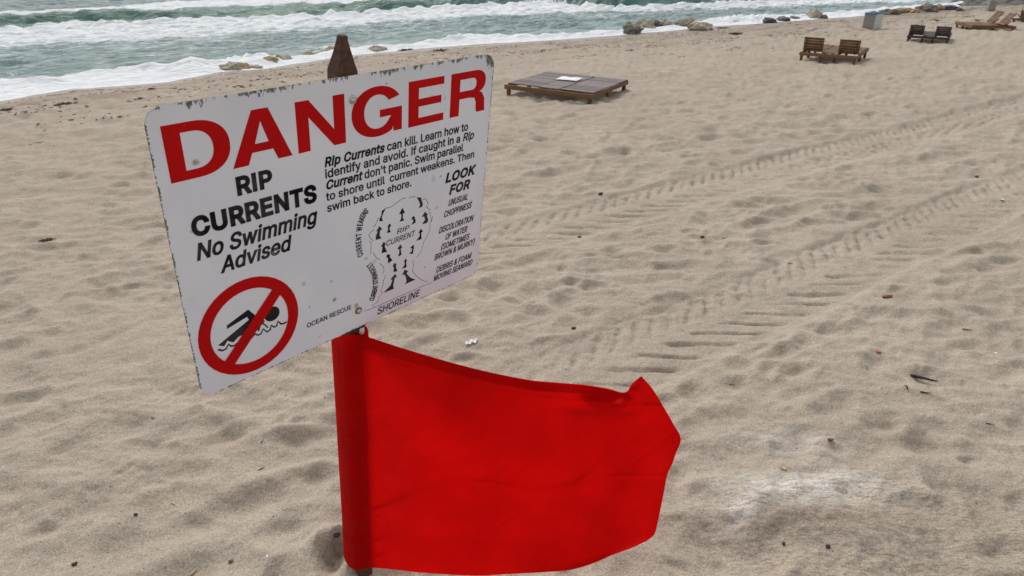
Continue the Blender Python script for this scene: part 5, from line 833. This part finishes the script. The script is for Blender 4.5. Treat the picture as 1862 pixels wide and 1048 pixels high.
# ------------------------------------------------------------------ wooden double loungers
def plank(parent, name, sx, sy, sz, loc, mat, rot=(0, 0, 0), cache={}):
    key = (round(sx, 3), round(sy, 3), round(sz, 3), mat.name)
    if key not in cache: cache[key] = box_mesh(name, sx, sy, sz, mat, .006)
    o = link(name, cache[key], parent); o.location = loc; o.rotation_euler = rot; return o
def lounger(loc, rz, W, L, Hd, mat, lab, raised=True, back=.30, tilt=68, scale=1.0, mat2=None, towel=False, group='wooden double sun loungers on the beach', bh=.36, inner=True):
    """x across, y from the head end (0) to the foot (L)"""
    o = empty('double_lounger', loc, rz); o.scale = (scale,) * 3; tag(o, lab, 'lounger', group); m2 = mat2 or mat
    bw = W * .375; tw = W - 2 * bw                            # two beds with a table between them
    rail, th = .09, .035
    for y in (th / 2, L - th / 2): plank(o, 'end_rail', W, th, rail, (0, y, Hd - rail / 2), mat)
    for x in (-W / 2 + th / 2, -W / 2 + bw, W / 2 - bw, W / 2 - th / 2): plank(o, 'side_rail', th, L - 2 * th - .004, rail - .012, (x, L / 2, Hd - rail / 2 - .006), mat)
    for x in (-W / 2 + .06, -W / 2 + bw, W / 2 - bw, W / 2 - .06):
        for y in (.085, L * .5, L - .085):
            if abs(x) < W * .3 and (y == L * .5 or not inner): continue
            plank(o, 'leg', .07, .07, Hd - .03, (x, y, (Hd - .03) / 2 - .02), mat)
    hinge = back if raised else 0.0
    n = int((L - hinge - .05) / .115)
    for s in (-1, 1):
        cx = s * (W / 2 - bw / 2)
        for i in range(n): plank(o, 'slat', bw - .02, .098, .02, (cx, L - .06 - i * .115, Hd + .008 + random.uniform(-.003, .003)), m2, (0, 0, random.uniform(-.01, .01)))
        if raised:
            b = empty('backrest', (0, 0, 0)); b.parent = o; b.location = (cx, hinge + .02, Hd + .02); b.rotation_euler = (-math.radians(tilt), 0, 0)
            # local -y runs up the back after the tilt
            bl = bh / math.sin(math.radians(tilt)); k = 5
            for i in range(k): plank(b, 'back_slat', bw - .03, bl / k * .90, .022, (0, -bl * (i + .5) / k, .02), m2)
            for q in (-1, 1): plank(b, 'back_stile', .04, bl, .03, (q * (bw / 2 - .10), -bl / 2, -.008), m2)
            for q in (-1, 1):
                p = plank(o, 'prop', .04, .24, .035, (cx + q * (bw / 2 - .10), hinge - .13, Hd + .10), m2, (math.radians(-46), 0, 0))
    nt_ = int((L - .08) / .122)
    for i in range(nt_): plank(o, 'table_board', tw - .03, .108, .02, (0, L - .08 - (i + .3) * .122, Hd + .012), m2)
    for i in range(2): plank(o, 'cross_brace', tw, .06, .03, (0, .25 + i * (L - .5), Hd - .07), mat)
    return o
def place_pair(pL, pR, W, **kw):
    a, b = on_ground(*pL), on_ground(*pR); d = (b - a)[:2]; sc = np.linalg.norm(d) / (W - .12); rz = math.atan2(d[1], d[0]); mid = (a + b) / 2
    z = min(hz(mid[0], mid[1]), (a[2] + b[2]) / 2)
    c, s = math.cos(rz), math.sin(rz); mx, my = mid[0] + s * .085 * sc, mid[1] - c * .085 * sc
    return lounger((mx, my, z), rz, W, scale=sc, **kw)
# near platform with its backs folded flat
a, b, c = on_ground(922, 176), on_ground(1077, 189), on_ground(1165, 179)
Wp, Lp, rz = 2.02, 1.85, -.56
b = on_ground(1072, 189); mx = b.copy(); mx[0] -= (Wp / 2 - .06) * math.cos(rz); mx[1] -= (Wp / 2 - .06) * math.sin(rz); cc, s_ = math.cos(rz), math.sin(rz)
PLAT = lounger((mx[0] + s_ * .085, mx[1] - cc * .085, min(a[2], b[2], c[2]) - .01), rz, Wp, Lp, .22, MAT['wood'], 'low brown wooden double lounger with its backs folded flat, nearest the sign', raised=False, mat2=MAT['wood_grey'], inner=False)
Rz = Matrix.Rotation(rz, 4, 'Z')
tw = mesh('folded_cloth', *(lambda: ([(x * .24 + .02 * math.sin(y * 9), y * .17, .012 * (1 + math.sin(x * 5 + y * 7) * .5) * (abs(x) < .95) * (abs(y) < .95)) for y in np.linspace(-1, 1, 9) for x in np.linspace(-1, 1, 11)],
     [(j * 11 + i, j * 11 + i + 1, (j + 1) * 11 + i + 1, (j + 1) * 11 + i) for j in range(8) for i in range(10)]))(), MAT['towel'], True)
to = link('folded_cloth', tw); p = PLAT.location + Rz @ Vector((-.05, Lp * .60, .265)); to.location = p; to.rotation_euler = (0, 0, rz + .1)
tag(to, 'white folded cloth lying on the middle of the flat lounger', 'cloth')
kw = dict(L=1.95, Hd=.25)
place_pair((1456, 111), (1552, 116), 1.5, mat=MAT['wood'], lab='reddish brown double lounger with two raised slatted backs, in front of the grey bins', back=.26, tilt=80, **kw)
place_pair((1650, 76), (1720.6, 79.5), 1.5, mat=MAT['wood_dark'], lab='darkest double lounger with two raised backs, to the right of the nearer grey bin', back=.26, tilt=80, **kw)
# third pair seen from the side, head end to the right
a, b = on_ground(1748, 50), on_ground(1829, 52); d = (b - a)[:2]; rz3 = math.atan2(d[1], d[0]); sc3 = np.linalg.norm(d) / 1.5
lounger((b[0], b[1], min(a[2], b[2]) - .01), rz3 + math.pi / 2 + .42, 1.5, 1.6, .20, MAT['wood'], 'brown double lounger seen from the side with two backs leaning right', mat2=MAT['wood'], back=.42, tilt=52, scale=sc3, bh=.42)
a, b = on_ground(1840, 41), on_ground(1885, 43)
lounger(((a[0] + b[0]) / 2, (a[1] + b[1]) / 2, min(a[2], b[2])), math.atan2((b - a)[1], (b - a)[0]), 1.5, 1.55, .20, MAT['wood_dark'], 'farthest double lounger, cut off by the right edge of the photo', back=.42, tilt=80, scale=float(np.linalg.norm((b - a)[:2])) / 1.38, mat2=MAT['wood'])

# ------------------------------------------------------------------ litter bins
def litter_bin(pL, pR, side, htop, lab, liner):
    a, b, c = on_ground(*pL), on_ground(*pR), on_ground(*side); d = (b - a)[:2]; rz = math.atan2(d[1], d[0]); W = float(np.linalg.norm(d)); rz -= .30
    o = empty('litter_bin', ((a[0] + b[0]) / 2, (a[1] + b[1]) / 2, min(a[2], b[2]) - .01), rz); tag(o, lab, 'bin', 'grey litter bins on the beach')
    D = W * 1.45; H = htop; k = 7; tp = .93
    for s in range(4):
        ang = s * math.pi / 2
        for i in range(k):
            wd_, dp_ = (W, D) if s % 2 == 0 else (D, W); w = wd_ / k; x = (i + .5) * w - wd_ / 2
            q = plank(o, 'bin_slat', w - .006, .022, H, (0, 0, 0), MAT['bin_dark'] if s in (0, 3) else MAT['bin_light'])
            R_ = Matrix.Rotation(ang, 4, 'Z'); q.location = Vector((0, D / 2, H / 2)) + R_ @ Vector((x * 1.0, -dp_ / 2, 0)); q.rotation_euler = (0, 0, ang)
    rim = link('rim', (lambda: (lambda v, f: mesh('rim', v, f, MAT['bin_dark']))(
        [(x * W / 2 * r, D / 2 + y * D / 2 * r, z) for r, z in ((1.05, H - .03), (1.05, H + .02), (.86, H + .02), (.86, H - .06)) for x, y in ((-1, -1), (1, -1), (1, 1), (-1, 1))],
        [(i * 4 + j, i * 4 + (j + 1) % 4, i * 4 + 4 + (j + 1) % 4, i * 4 + 4 + j) for i in range(3) for j in range(4)]))(), o)
    if liner:
        rr = random.Random(3); n = 24; vs = []; fs = []
        for r, z in ((1.07, H - .05), (1.09, H + .01), (1.0, H + .045), (.82, H + .03), (.70, H - .10)):
            for i in range(n):
                t = 2 * math.pi * i / n; c_, s_ = math.cos(t), math.sin(t); f = 1 / max(abs(c_), abs(s_)); vs.append((W / 2 * r * c_ * f * .98, D / 2 + D / 2 * r * s_ * f * .98, z + rr.uniform(-.015, .02) + (.03 if c_ > .6 and r > .9 else 0)))
        for i in range(4):
            for j in range(n): fs.append((i * n + j, i * n + (j + 1) % n, (i + 1) * n + (j + 1) % n, (i + 1) * n + j))
        link('bag_liner', mesh('bag_liner', vs, fs, MAT['liner'], True), o)
    q = link('base_board', box_mesh('base_board', W * .96, D * .96, .03, MAT['bin_dark']), o); q.location = (0, D / 2, .04)
    return o
litter_bin((1566, 53.5), (1588, 54.5), (1600, 52), .66, 'nearer square grey slatted bin with blue liner edge showing on top', True)
litter_bin((1797, 20), (1808, 20), (1816, 19), .52, 'small far grey bin in front of the dark headland', False)

# ------------------------------------------------------------------ boulders along the waterline
def rock_mesh(name, seed, mat, sub=3):
    import bmesh
    bm = bmesh.new(); bmesh.ops.create_icosphere(bm, subdivisions=sub, radius=1)
    co = np.array([v.co for v in bm.verts]); s = seed * 7.3
    rr = np.random.RandomState(seed)
    for k in range(7):          # knock flat faces off it
        d = rr.normal(size=3); d /= np.linalg.norm(d); lim = rr.uniform(.62, .9); e = co @ d - lim; co = co - np.clip(e, 0, None)[:, None] * d * .85
    n = fbm(co[:, 0] * 1.6 + s, co[:, 1] * 1.6 + co[:, 2] * 1.9, 4, seed % 50) * .26 + .09 * fbm(co[:, 0] * 6 + s, co[:, 1] * 6 - co[:, 2] * 5, 3, 9)
    co = co * (1 + n)[:, None]
    for v, c in zip(bm.verts, co): v.co = c
    me = bpy.data.meshes.new(name); bm.to_mesh(me); bm.free(); me.materials.append(mat); me.polygons.foreach_set('use_smooth', [False] * len(me.polygons)); return me
ROCKS = [ # x0, x1, y top, y bottom, material, label
 (404, 430, 114, 129, 'rock_pale', 'pale yellow boulder at the left end of the waterline rocks'),
 (428, 452, 115, 127, 'rock_ochre', 'orange tan boulder beside the pale yellow one at the left end of the rocks'),
 (450, 472, 119, 126, 'rock_pale', 'low cream rock half buried right of the orange tan boulder'),
 (481, 503, 102, 119, 'rock_ochre', 'tall tan boulder standing above the top edge of the sign, right of the splash'),
 (503, 529, 101, 114, 'rock_pale', 'flat cream boulder right of the tall tan one'),
 (527, 546, 103, 111, 'rock_pale', 'small sandy boulder in the gap of the rocks left of the post'),
 (553, 572, 95, 104, 'rock_ochre', 'low tan boulder left of the post tip'),
 (569, 587, 95, 102, 'rock_pale', 'low cream boulder nearest the post tip on its left'),
 (586, 612, 86, 100, 'rock_ochre', 'pale ochre boulder partly behind the left side of the post'),
 (674, 700, 84, 95, 'rock_pale', 'sandy hump of rock just right of the post tip'),
 (1135, 1165, 43, 62, 'rock_grey', 'grey slanting boulder at the left end of the middle rocks'),
 (1161, 1190, 38, 57, 'rock_pale', 'pale mottled boulder second from the left among the middle rocks'),
 (1183, 1203, 40, 54, 'rock_dark', 'round dark boulder between two pale ones among the middle rocks'),
 (1199, 1220, 38, 53, 'rock_pale', 'cream block right of the round dark boulder'),
 (1227, 1257, 39, 51, 'rock_grey', 'long grey green boulder on the sand above the lounger'),
 (1246, 1265, 35, 48, 'rock_ochre', 'brown boulder leaning on the long grey green one'),
 (1259, 1291, 42, 55, 'rock_pale', 'broad low cream rock spilling towards the sand'),
 (1273, 1300, 36, 45, 'rock_pale', 'cream rock topped with a dark edge behind the broad low one'),
 (1303, 1326, 36, 44, 'rock_ochre', 'yellowish flat rock beside the splash'),
 (1322, 1344, 38, 44, 'rock_pale', 'lowest cream rock at the right end of the middle rocks'),
 (1392, 1411, 34, 42, 'rock_dark', 'wet black rock at the water, left of two flat dark rocks'),
 (1416, 1437, 32, 39, 'rock_dark', 'flat dark rock between the black rock and the brown one'),
 (1438, 1454, 31, 36.5, 'rock_grey', 'small brown flat rock at the water left of the tall pale boulder'),
 (1469, 1492, 19, 34, 'rock_pale', 'tall pale boulder standing alone against the water'),
 (1494, 1505, 28, 34, 'rock_grey', 'little grey rock right of the tall pale boulder'),
 (1606, 1634, 18, 27, 'rock_grey', 'low grey rock behind the nearer bin'),
 (1630, 1656, 14, 24, 'rock_ochre', 'tan rock between the low grey rock and the small orange one'),
 (1656, 1671, 17, 24, 'rock_ochre', 'small orange rock left of the big brown boulders'),
 (1673, 1701, 9, 22, 'rock_grey', 'big brown boulder at the far waterline'),
 (1697, 1715, 9, 19, 'rock_ochre', 'rusty brown boulder right of the big one at the far waterline'),
 (1712, 1737, 11, 18, 'rock_dark', 'flat dark rock running up to the headland'),
 (1742, 1752, 15.5, 20.5, 'rock_dark', 'small dark rock on the sand below the headland')]
for i, (x0, x1, yt, yb, mt, lab) in enumerate(ROCKS):
    g = on_ground((x0 + x1) / 2, yb); dist = (g - EYE) @ _F; w = (x1 - x0) / F_PX * dist
    # height from the sight line over the base point
    d = sight((x0 + x1) / 2, yt); f = np.hypot(*(g[:2])) / np.hypot(*d[:2]); h = max(.12, (EYE + d * f)[2] - g[2])
    o = link('boulder', rock_mesh('boulder', i + 3, MAT[mt], 4)); o.scale = (w * (.68 if i > 9 else .78), w * .60, h * (.85 if i > 9 else .72)); o.location = (g[0], g[1] + w * .25, g[2] + h * .26)
    o.rotation_euler = (random.uniform(-.1, .1), random.uniform(-.15, .15), random.uniform(-.5, .5)); tag(o, lab, 'rock', 'boulders along the waterline')

# ------------------------------------------------------------------ litter and small finds lying on the sand
def chip_mesh(name, mat, sx, sy, sz, seed, curl=.4, n=9):
    """an irregular thin curved flake with thickness"""
    rr = random.Random(seed); top, bot = [], []
    for k in range(n):
        a = 2 * math.pi * k / n; r = rr.uniform(.7, 1.0); x, y = r * math.cos(a), r * math.sin(a); z = curl * (x * x) * .5
        top.append((x * sx, y * sy, (z + .5) * sz)); bot.append((x * sx * .96, y * sy * .96, (z - .1) * sz))
    vs = top + bot + [(0, 0, .75 * sz), (0, 0, 0)]; T, B = 2 * n, 2 * n + 1
    fs = [(k, (k + 1) % n, T) for k in range(n)] + [((k + 1) % n + n, k + n, B) for k in range(n)] + [(k, k + n, (k + 1) % n + n, (k + 1) % n) for k in range(n)]
    return mesh(name, vs, fs, mat, False)
def twig_mesh(name, mat, L, r, seed, fork=False):
    rr = random.Random(seed); vs, fs = [], []
    def limb(p, d, L, r, n=6):
        q = Vector(p); d = Vector(d).normalized(); b0 = len(vs)
        for k in range(n):
            f = k / (n - 1); rad = r * (1 - .65 * f)
            sd_ = d.cross(Vector((0, 0, 1))).normalized(); up = sd_.cross(d)
            for j in range(5): a = 2 * math.pi * j / 5; vs.append(q + sd_ * rad * math.cos(a) + up * rad * math.sin(a))
            if k:
                for j in range(5): a = b0 + (k - 1) * 5 + j; b = b0 + (k - 1) * 5 + (j + 1) % 5; fs.append((a, b, b + 5, a + 5))
            q = q + d * L / (n - 1); d = (d + Vector((rr.uniform(-.3, .3), rr.uniform(-.35, .35), rr.uniform(-.10, .10)))).normalized()
        fs.append(tuple(range(b0 + 4, b0 - 1, -1))); fs.append(tuple(range(b0 + (n - 1) * 5, b0 + n * 5)))
    limb((-L / 2, 0, r * .6), (1, 0, .05), L, r)
    if fork: limb((0, 0, r), (.5, .8, .1), L * .5, r * .7, 5)
    return mesh(name, vs, fs, mat, True)
def find(kind, x, y, wpx, mat, lab, cat, asp=.5, rz=0, fork=False, group=None, th=.4):
    g = on_ground(x, y); dist = (g - EYE) @ _F; w = wpx / F_PX * dist; sd_ = int(x * 7 + y)
    me = twig_mesh(kind, MAT[mat], w, w * .085, sd_, fork) if kind in ('twig', 'reed_stalk') else chip_mesh(kind, MAT[mat], w / 2, w / 2 * asp, w * th * .5, sd_)
    o = link(kind, me); o.location = (g[0], g[1], g[2] + .001); o.rotation_euler = (random.uniform(-.1, .1), random.uniform(-.1, .1), rz); tag(o, lab, cat, group)
    return o
def paper():
    g = on_ground(857, 624); rr = random.Random(2); n, m = 12, 8; vs = []
    for i in range(n):
        for j in range(m):
            x, y = i / (n - 1) * 2 - 1, j / (m - 1) * 2 - 1; w = .55 + .45 * math.sin(i * 1.3) * (j - 3.5) / 5
            vs.append((x * .046 + .006 * rr.uniform(-1, 1), y * .034 * w + .016 * x + .004 * rr.uniform(-1, 1), .004 + .010 * abs(math.sin(x * 4 + y * 2.5)) + .004 * rr.random()))
    fs = [(i * m + j, (i + 1) * m + j, (i + 1) * m + j + 1, i * m + j + 1) for i in range(n - 1) for j in range(m - 1) if not (i > 7 and j == 3) and not (i < 2 and j > 5)]
    o = link('paper_scrap', mesh('paper_scrap', vs, fs, MAT['paper'])); o.location = g; o.rotation_euler = (0, 0, .25); tag(o, 'crumpled scrap of white paper on the sand above the flag', 'paper')
paper()
find('shell', 1810, 643, 9, 'shell', 'bright white shell near the right edge, level with the orange petal', 'shell', .7)
find('shell', 1425, 852, 13, 'yellow', 'yellow oval shell above the pale streak at lower right', 'shell', .6, -.3)
find('shell', 486, 1012, 7, 'shell', 'small white stick shaped shell near the bottom edge, left of the flag', 'shell', .45, 1.45)
find('leaf', 1614, 541, 26, 'brown', 'red brown curled leaf at the right, above the orange petal', 'leaf', .35, .2)
find('leaf', 1597, 640, 12, 'orange', 'small bright orange petal at the right of the sand', 'petal', .8, .8)
find('twig', 1676, 688, 44, 'twig', 'longest dark twig at the right, in a sand hollow', 'twig', rz=-.05)
find('twig', 1650, 705, 16, 'twig', 'small forked twig just below the longest dark twig', 'twig', rz=1.0, fork=True)
find('twig', 1684, 716, 19, 'twig', 'short black twig below and right of the forked one', 'twig', rz=-.35)
find('twig', 1800, 773, 13, 'twig', 'stubby brown twig near the right edge of the photo', 'twig', rz=-.7)
find('twig', 1757, 600, 15, 'twig', 'small black twig above the white shell at right', 'twig', rz=.05)
find('twig', 1576, 671, 9, 'brown', 'tiny upright brown bit under the orange petal', 'twig', rz=1.4)
find('twig', 1331, 700, 10, 'twig', 'small black bit of wood on the sand right of the flag tip', 'twig', rz=.1)
find('twig', 1436, 480, 13, 'twig', 'dark twig lying in the nearer tractor track', 'twig', rz=-.5)
find('twig', 475, 854, 14, 'twig', 'black rod shaped twig between the sign corner and the flag', 'twig', rz=.7)
find('twig', 478, 803, 10, 'twig', 'thin dark sliver of wood above the black rod shaped twig', 'twig', rz=1.1)
find('twig', 519, 720, 9, 'twig', 'tiny dark stick close to the sign, left of the flag hem', 'twig', rz=1.4)
find('twig', 279, 761, 9, 'brown', 'small reddish sliver on the sand below the sign left corner', 'twig', rz=-.3)
find('twig', 203, 886, 8, 'twig', 'small dark sliver on the bare sand at lower left', 'twig', rz=.0)
find('pebble', 136, 1027, 11, 'twig', 'black charcoal lump near the bottom left corner', 'charcoal', .9, .3, th=.9)
find('pebble', 247, 937, 8, 'twig', 'small dark pebble up and right of the charcoal lump', 'pebble', .9, .3, th=.9)
find('pebble', 420, 1022, 11, 'brown', 'brown pebble at the bottom left of the flag foot', 'pebble', .7, .3, th=.8)
find('reed_stalk', 353, 1040, 20, 'yellow', 'yellow straw stalk at the bottom edge, left of the brown pebble', 'stalk', rz=1.2)
find('reed_stalk', 318, 918, 17, 'yellow', 'pale yellow curled stalk on the sand below the sign', 'stalk', rz=-.4)
find('pebble', 1425, 990, 9, 'twig', 'black speck of wood in the scoured sand at the bottom right', 'charcoal', .7, 1.3, th=.8)
find('pebble', 1505, 995, 11, 'twig', 'dark lump right of the black speck at the bottom right', 'charcoal', .7, .2, th=.8)
find('pebble', 1510, 801, 13, 'brown', 'dull brown pebble above the pale streak of sand', 'pebble', .6, .2, th=.6)
find('pebble', 1277, 432, 9, 'twig', 'black pebble between the two tractor tracks', 'charcoal', .7, .4, th=.8)
find('pebble', 1053, 432, 8, 'twig', 'black pebble at the near side of the far tractor track', 'charcoal', .8, .4, th=.8)
find('pebble', 1043, 598, 10, 'twig', 'black pebble on the sand above the middle of the flag', 'charcoal', .8, .4, th=.8)
find('pebble', 1092, 354, 10, 'twig', 'dark grey clod on the rim of the far tractor track', 'pebble', .8, .4, th=1.0)
find('twig', 1317, 434, 9, 'twig', 'thin dark dash of wood right of the pebble between the tracks', 'twig', rz=0)
find('pebble', 1776, 322, 8, 'brown', 'small brown pebble by the nearer track at the right', 'pebble', .8, .4, th=.8)
find('pebble', 1822, 364, 9, 'shell', 'white pebble on the lugs of the nearer track near the right edge', 'pebble', .8, .4, th=.5)
find('pebble', 612, 974, 16, 'twig', 'dark clod of wet sand left of the flag foot', 'clod', .8, .4, th=.7)
find('leaf', 668, 1041, 22, 'brown', 'dark leaf scrap at the foot of the post under the flag', 'leaf', .7, .8, th=.8)
def weed(x, y, wpx, lab, seed):
    g = on_ground(x, y); dist = (g - EYE) @ _F; w = wpx / F_PX * dist; rr = random.Random(seed); vs, fs = [], []
    for k in range(150):
        c = Vector((rr.gauss(0, w * .24), rr.gauss(0, w * .16), abs(rr.gauss(0, w * .035)))); a = rr.uniform(0, 6.28); L = w * rr.uniform(.05, .16); t = Vector((math.cos(a), math.sin(a), rr.uniform(-.3, .3))) * L; s = Vector((-t.y, t.x, rr.uniform(-.3, .3) * L)) * .25
        b = len(vs); vs += [c - t, c + s, c + t, c - s + Vector((0, 0, L * .2))]; fs += [(b, b + 1, b + 2), (b, b + 2, b + 3), (b, b + 1, b + 3), (b + 1, b + 2, b + 3)]
    o = link('seaweed_clump', mesh('seaweed_clump', vs, fs, MAT['weed'])); o.location = g; tag(o, lab, 'seaweed', 'clumps of dry seaweed on the beach'); return o
for i, (x, y, w, lab) in enumerate(((435, 158, 20, 'dark seaweed clump above the top edge of the sign, left one of two'), (511, 151, 21, 'dark seaweed clump above the top edge of the sign, right one of two'),
        (121, 190, 34, 'longest dark seaweed clump on the upper left beach'), (14, 200, 26, 'dark seaweed clump at the left edge of the photo'), (275, 162, 16, 'seaweed clump on the wrack line left of the sign top'),
        (738, 92, 26, 'thin seaweed strip on the sand right of the post tip'), (800, 93, 26, 'brown seaweed strip between the post and the flat lounger'), (1338, 62, 26, 'seaweed strip on the upper beach below the middle rocks'),
        (1315, 52, 20, 'seaweed strip closest below the cream rocks'), (1457, 52, 14, 'seaweed bits above the reddish lounger'), (85, 437, 26, 'dry weed lying in a hollow left of the sign'), (1700, 38, 16, 'dark seaweed strip left of the side-on lounger'), (1770, 38, 22, 'thin seaweed strip behind the side-on lounger'))):
    weed(x, y, w, lab, i + 50)

def scatter():
    rr = np.random.RandomState(8)
    def flakes(name, pts, sizes, mat, lab, kindcat, flat=.35, el=1.6):
        k = len(pts); ang = rr.uniform(0, 6.28, k); s = sizes; Z = height(pts[:, 0], pts[:, 1]); vs = np.zeros((k, 5, 3)); c, sn = np.cos(ang), np.sin(ang)
        for j, (ax, ay, az) in enumerate(((-1, 0, 0), (0, -1, 0), (1, 0, 0), (0, 1, 0), (.1, .1, 1))):
            jx = ax * s * el * rr.uniform(.6, 1, k); jy = ay * s * rr.uniform(.6, 1, k); vs[:, j, 0] = pts[:, 0] + jx * c - jy * sn; vs[:, j, 1] = pts[:, 1] + jx * sn + jy * c; vs[:, j, 2] = Z + az * s * flat - s * .05 + .0005
        b = np.arange(k)[:, None] * 5; F = np.concatenate([b + np.array(q) for q in ((0, 1, 4), (1, 2, 4), (2, 3, 4), (3, 0, 4))])
        me = bpy.data.meshes.new(name); me.from_pydata(vs.reshape(-1, 3).tolist(), [], F.tolist()); me.update(); me.materials.append(MAT[mat]); tag(link(name, me), lab, None, None, 'stuff')
    def near(k, y0, y1, p=1.6):
        y = y0 + (y1 - y0) * rr.uniform(0, 1, k) ** p; x = rr.uniform(-1, 1, k) * (.9 * y + 1.4); return np.stack([x, y], -1)
    flakes('shell_fragments', near(950, 1.3, 11), rr.uniform(.0012, .0036, 950), 'shell', 'tiny white shell fragments scattered over the sand', 'x')
    flakes('yellow_shell_fragments', near(420, 1.3, 9), rr.uniform(.0012, .0036, 420), 'yellow', 'tiny yellow shell fragments scattered over the sand', 'x')
    flakes('charcoal_crumbs', near(1100, 1.3, 14), rr.uniform(.0015, .0048, 1100), 'twig', 'tiny dark crumbs scattered over the sand', 'x')
    flakes('leaf_crumbs', near(420, 1.6, 16), rr.uniform(.002, .006, 420), 'brown', 'tiny brown leaf crumbs scattered over the sand', 'x')
    # wrack line
    k = 60000; u = rr.uniform(-8, 60, k); d = rr.uniform(.8, 9.5, k); v = v_water(u) - d; x, y = from_uv(u, v)
    dens = fbm(u * .45, v * 1.9, 4, 151) + .55 * np.exp(-((d - 5.6 - .8 * pn(u * .15, u * 0, 150)) / .7) ** 2) + .42 * np.exp(-((d - 2.6) / .5) ** 2) - .10 * (d > 7)
    ok = (dens > .34) & (rr.uniform(0, 1, k) < .6); flakes('seaweed_wrack', np.stack([x, y], -1)[ok], rr.uniform(.010, .042, ok.sum()), 'weed', 'brown seaweed bits strewn along the wrack line', 'x', .3, 2.2)
scatter()
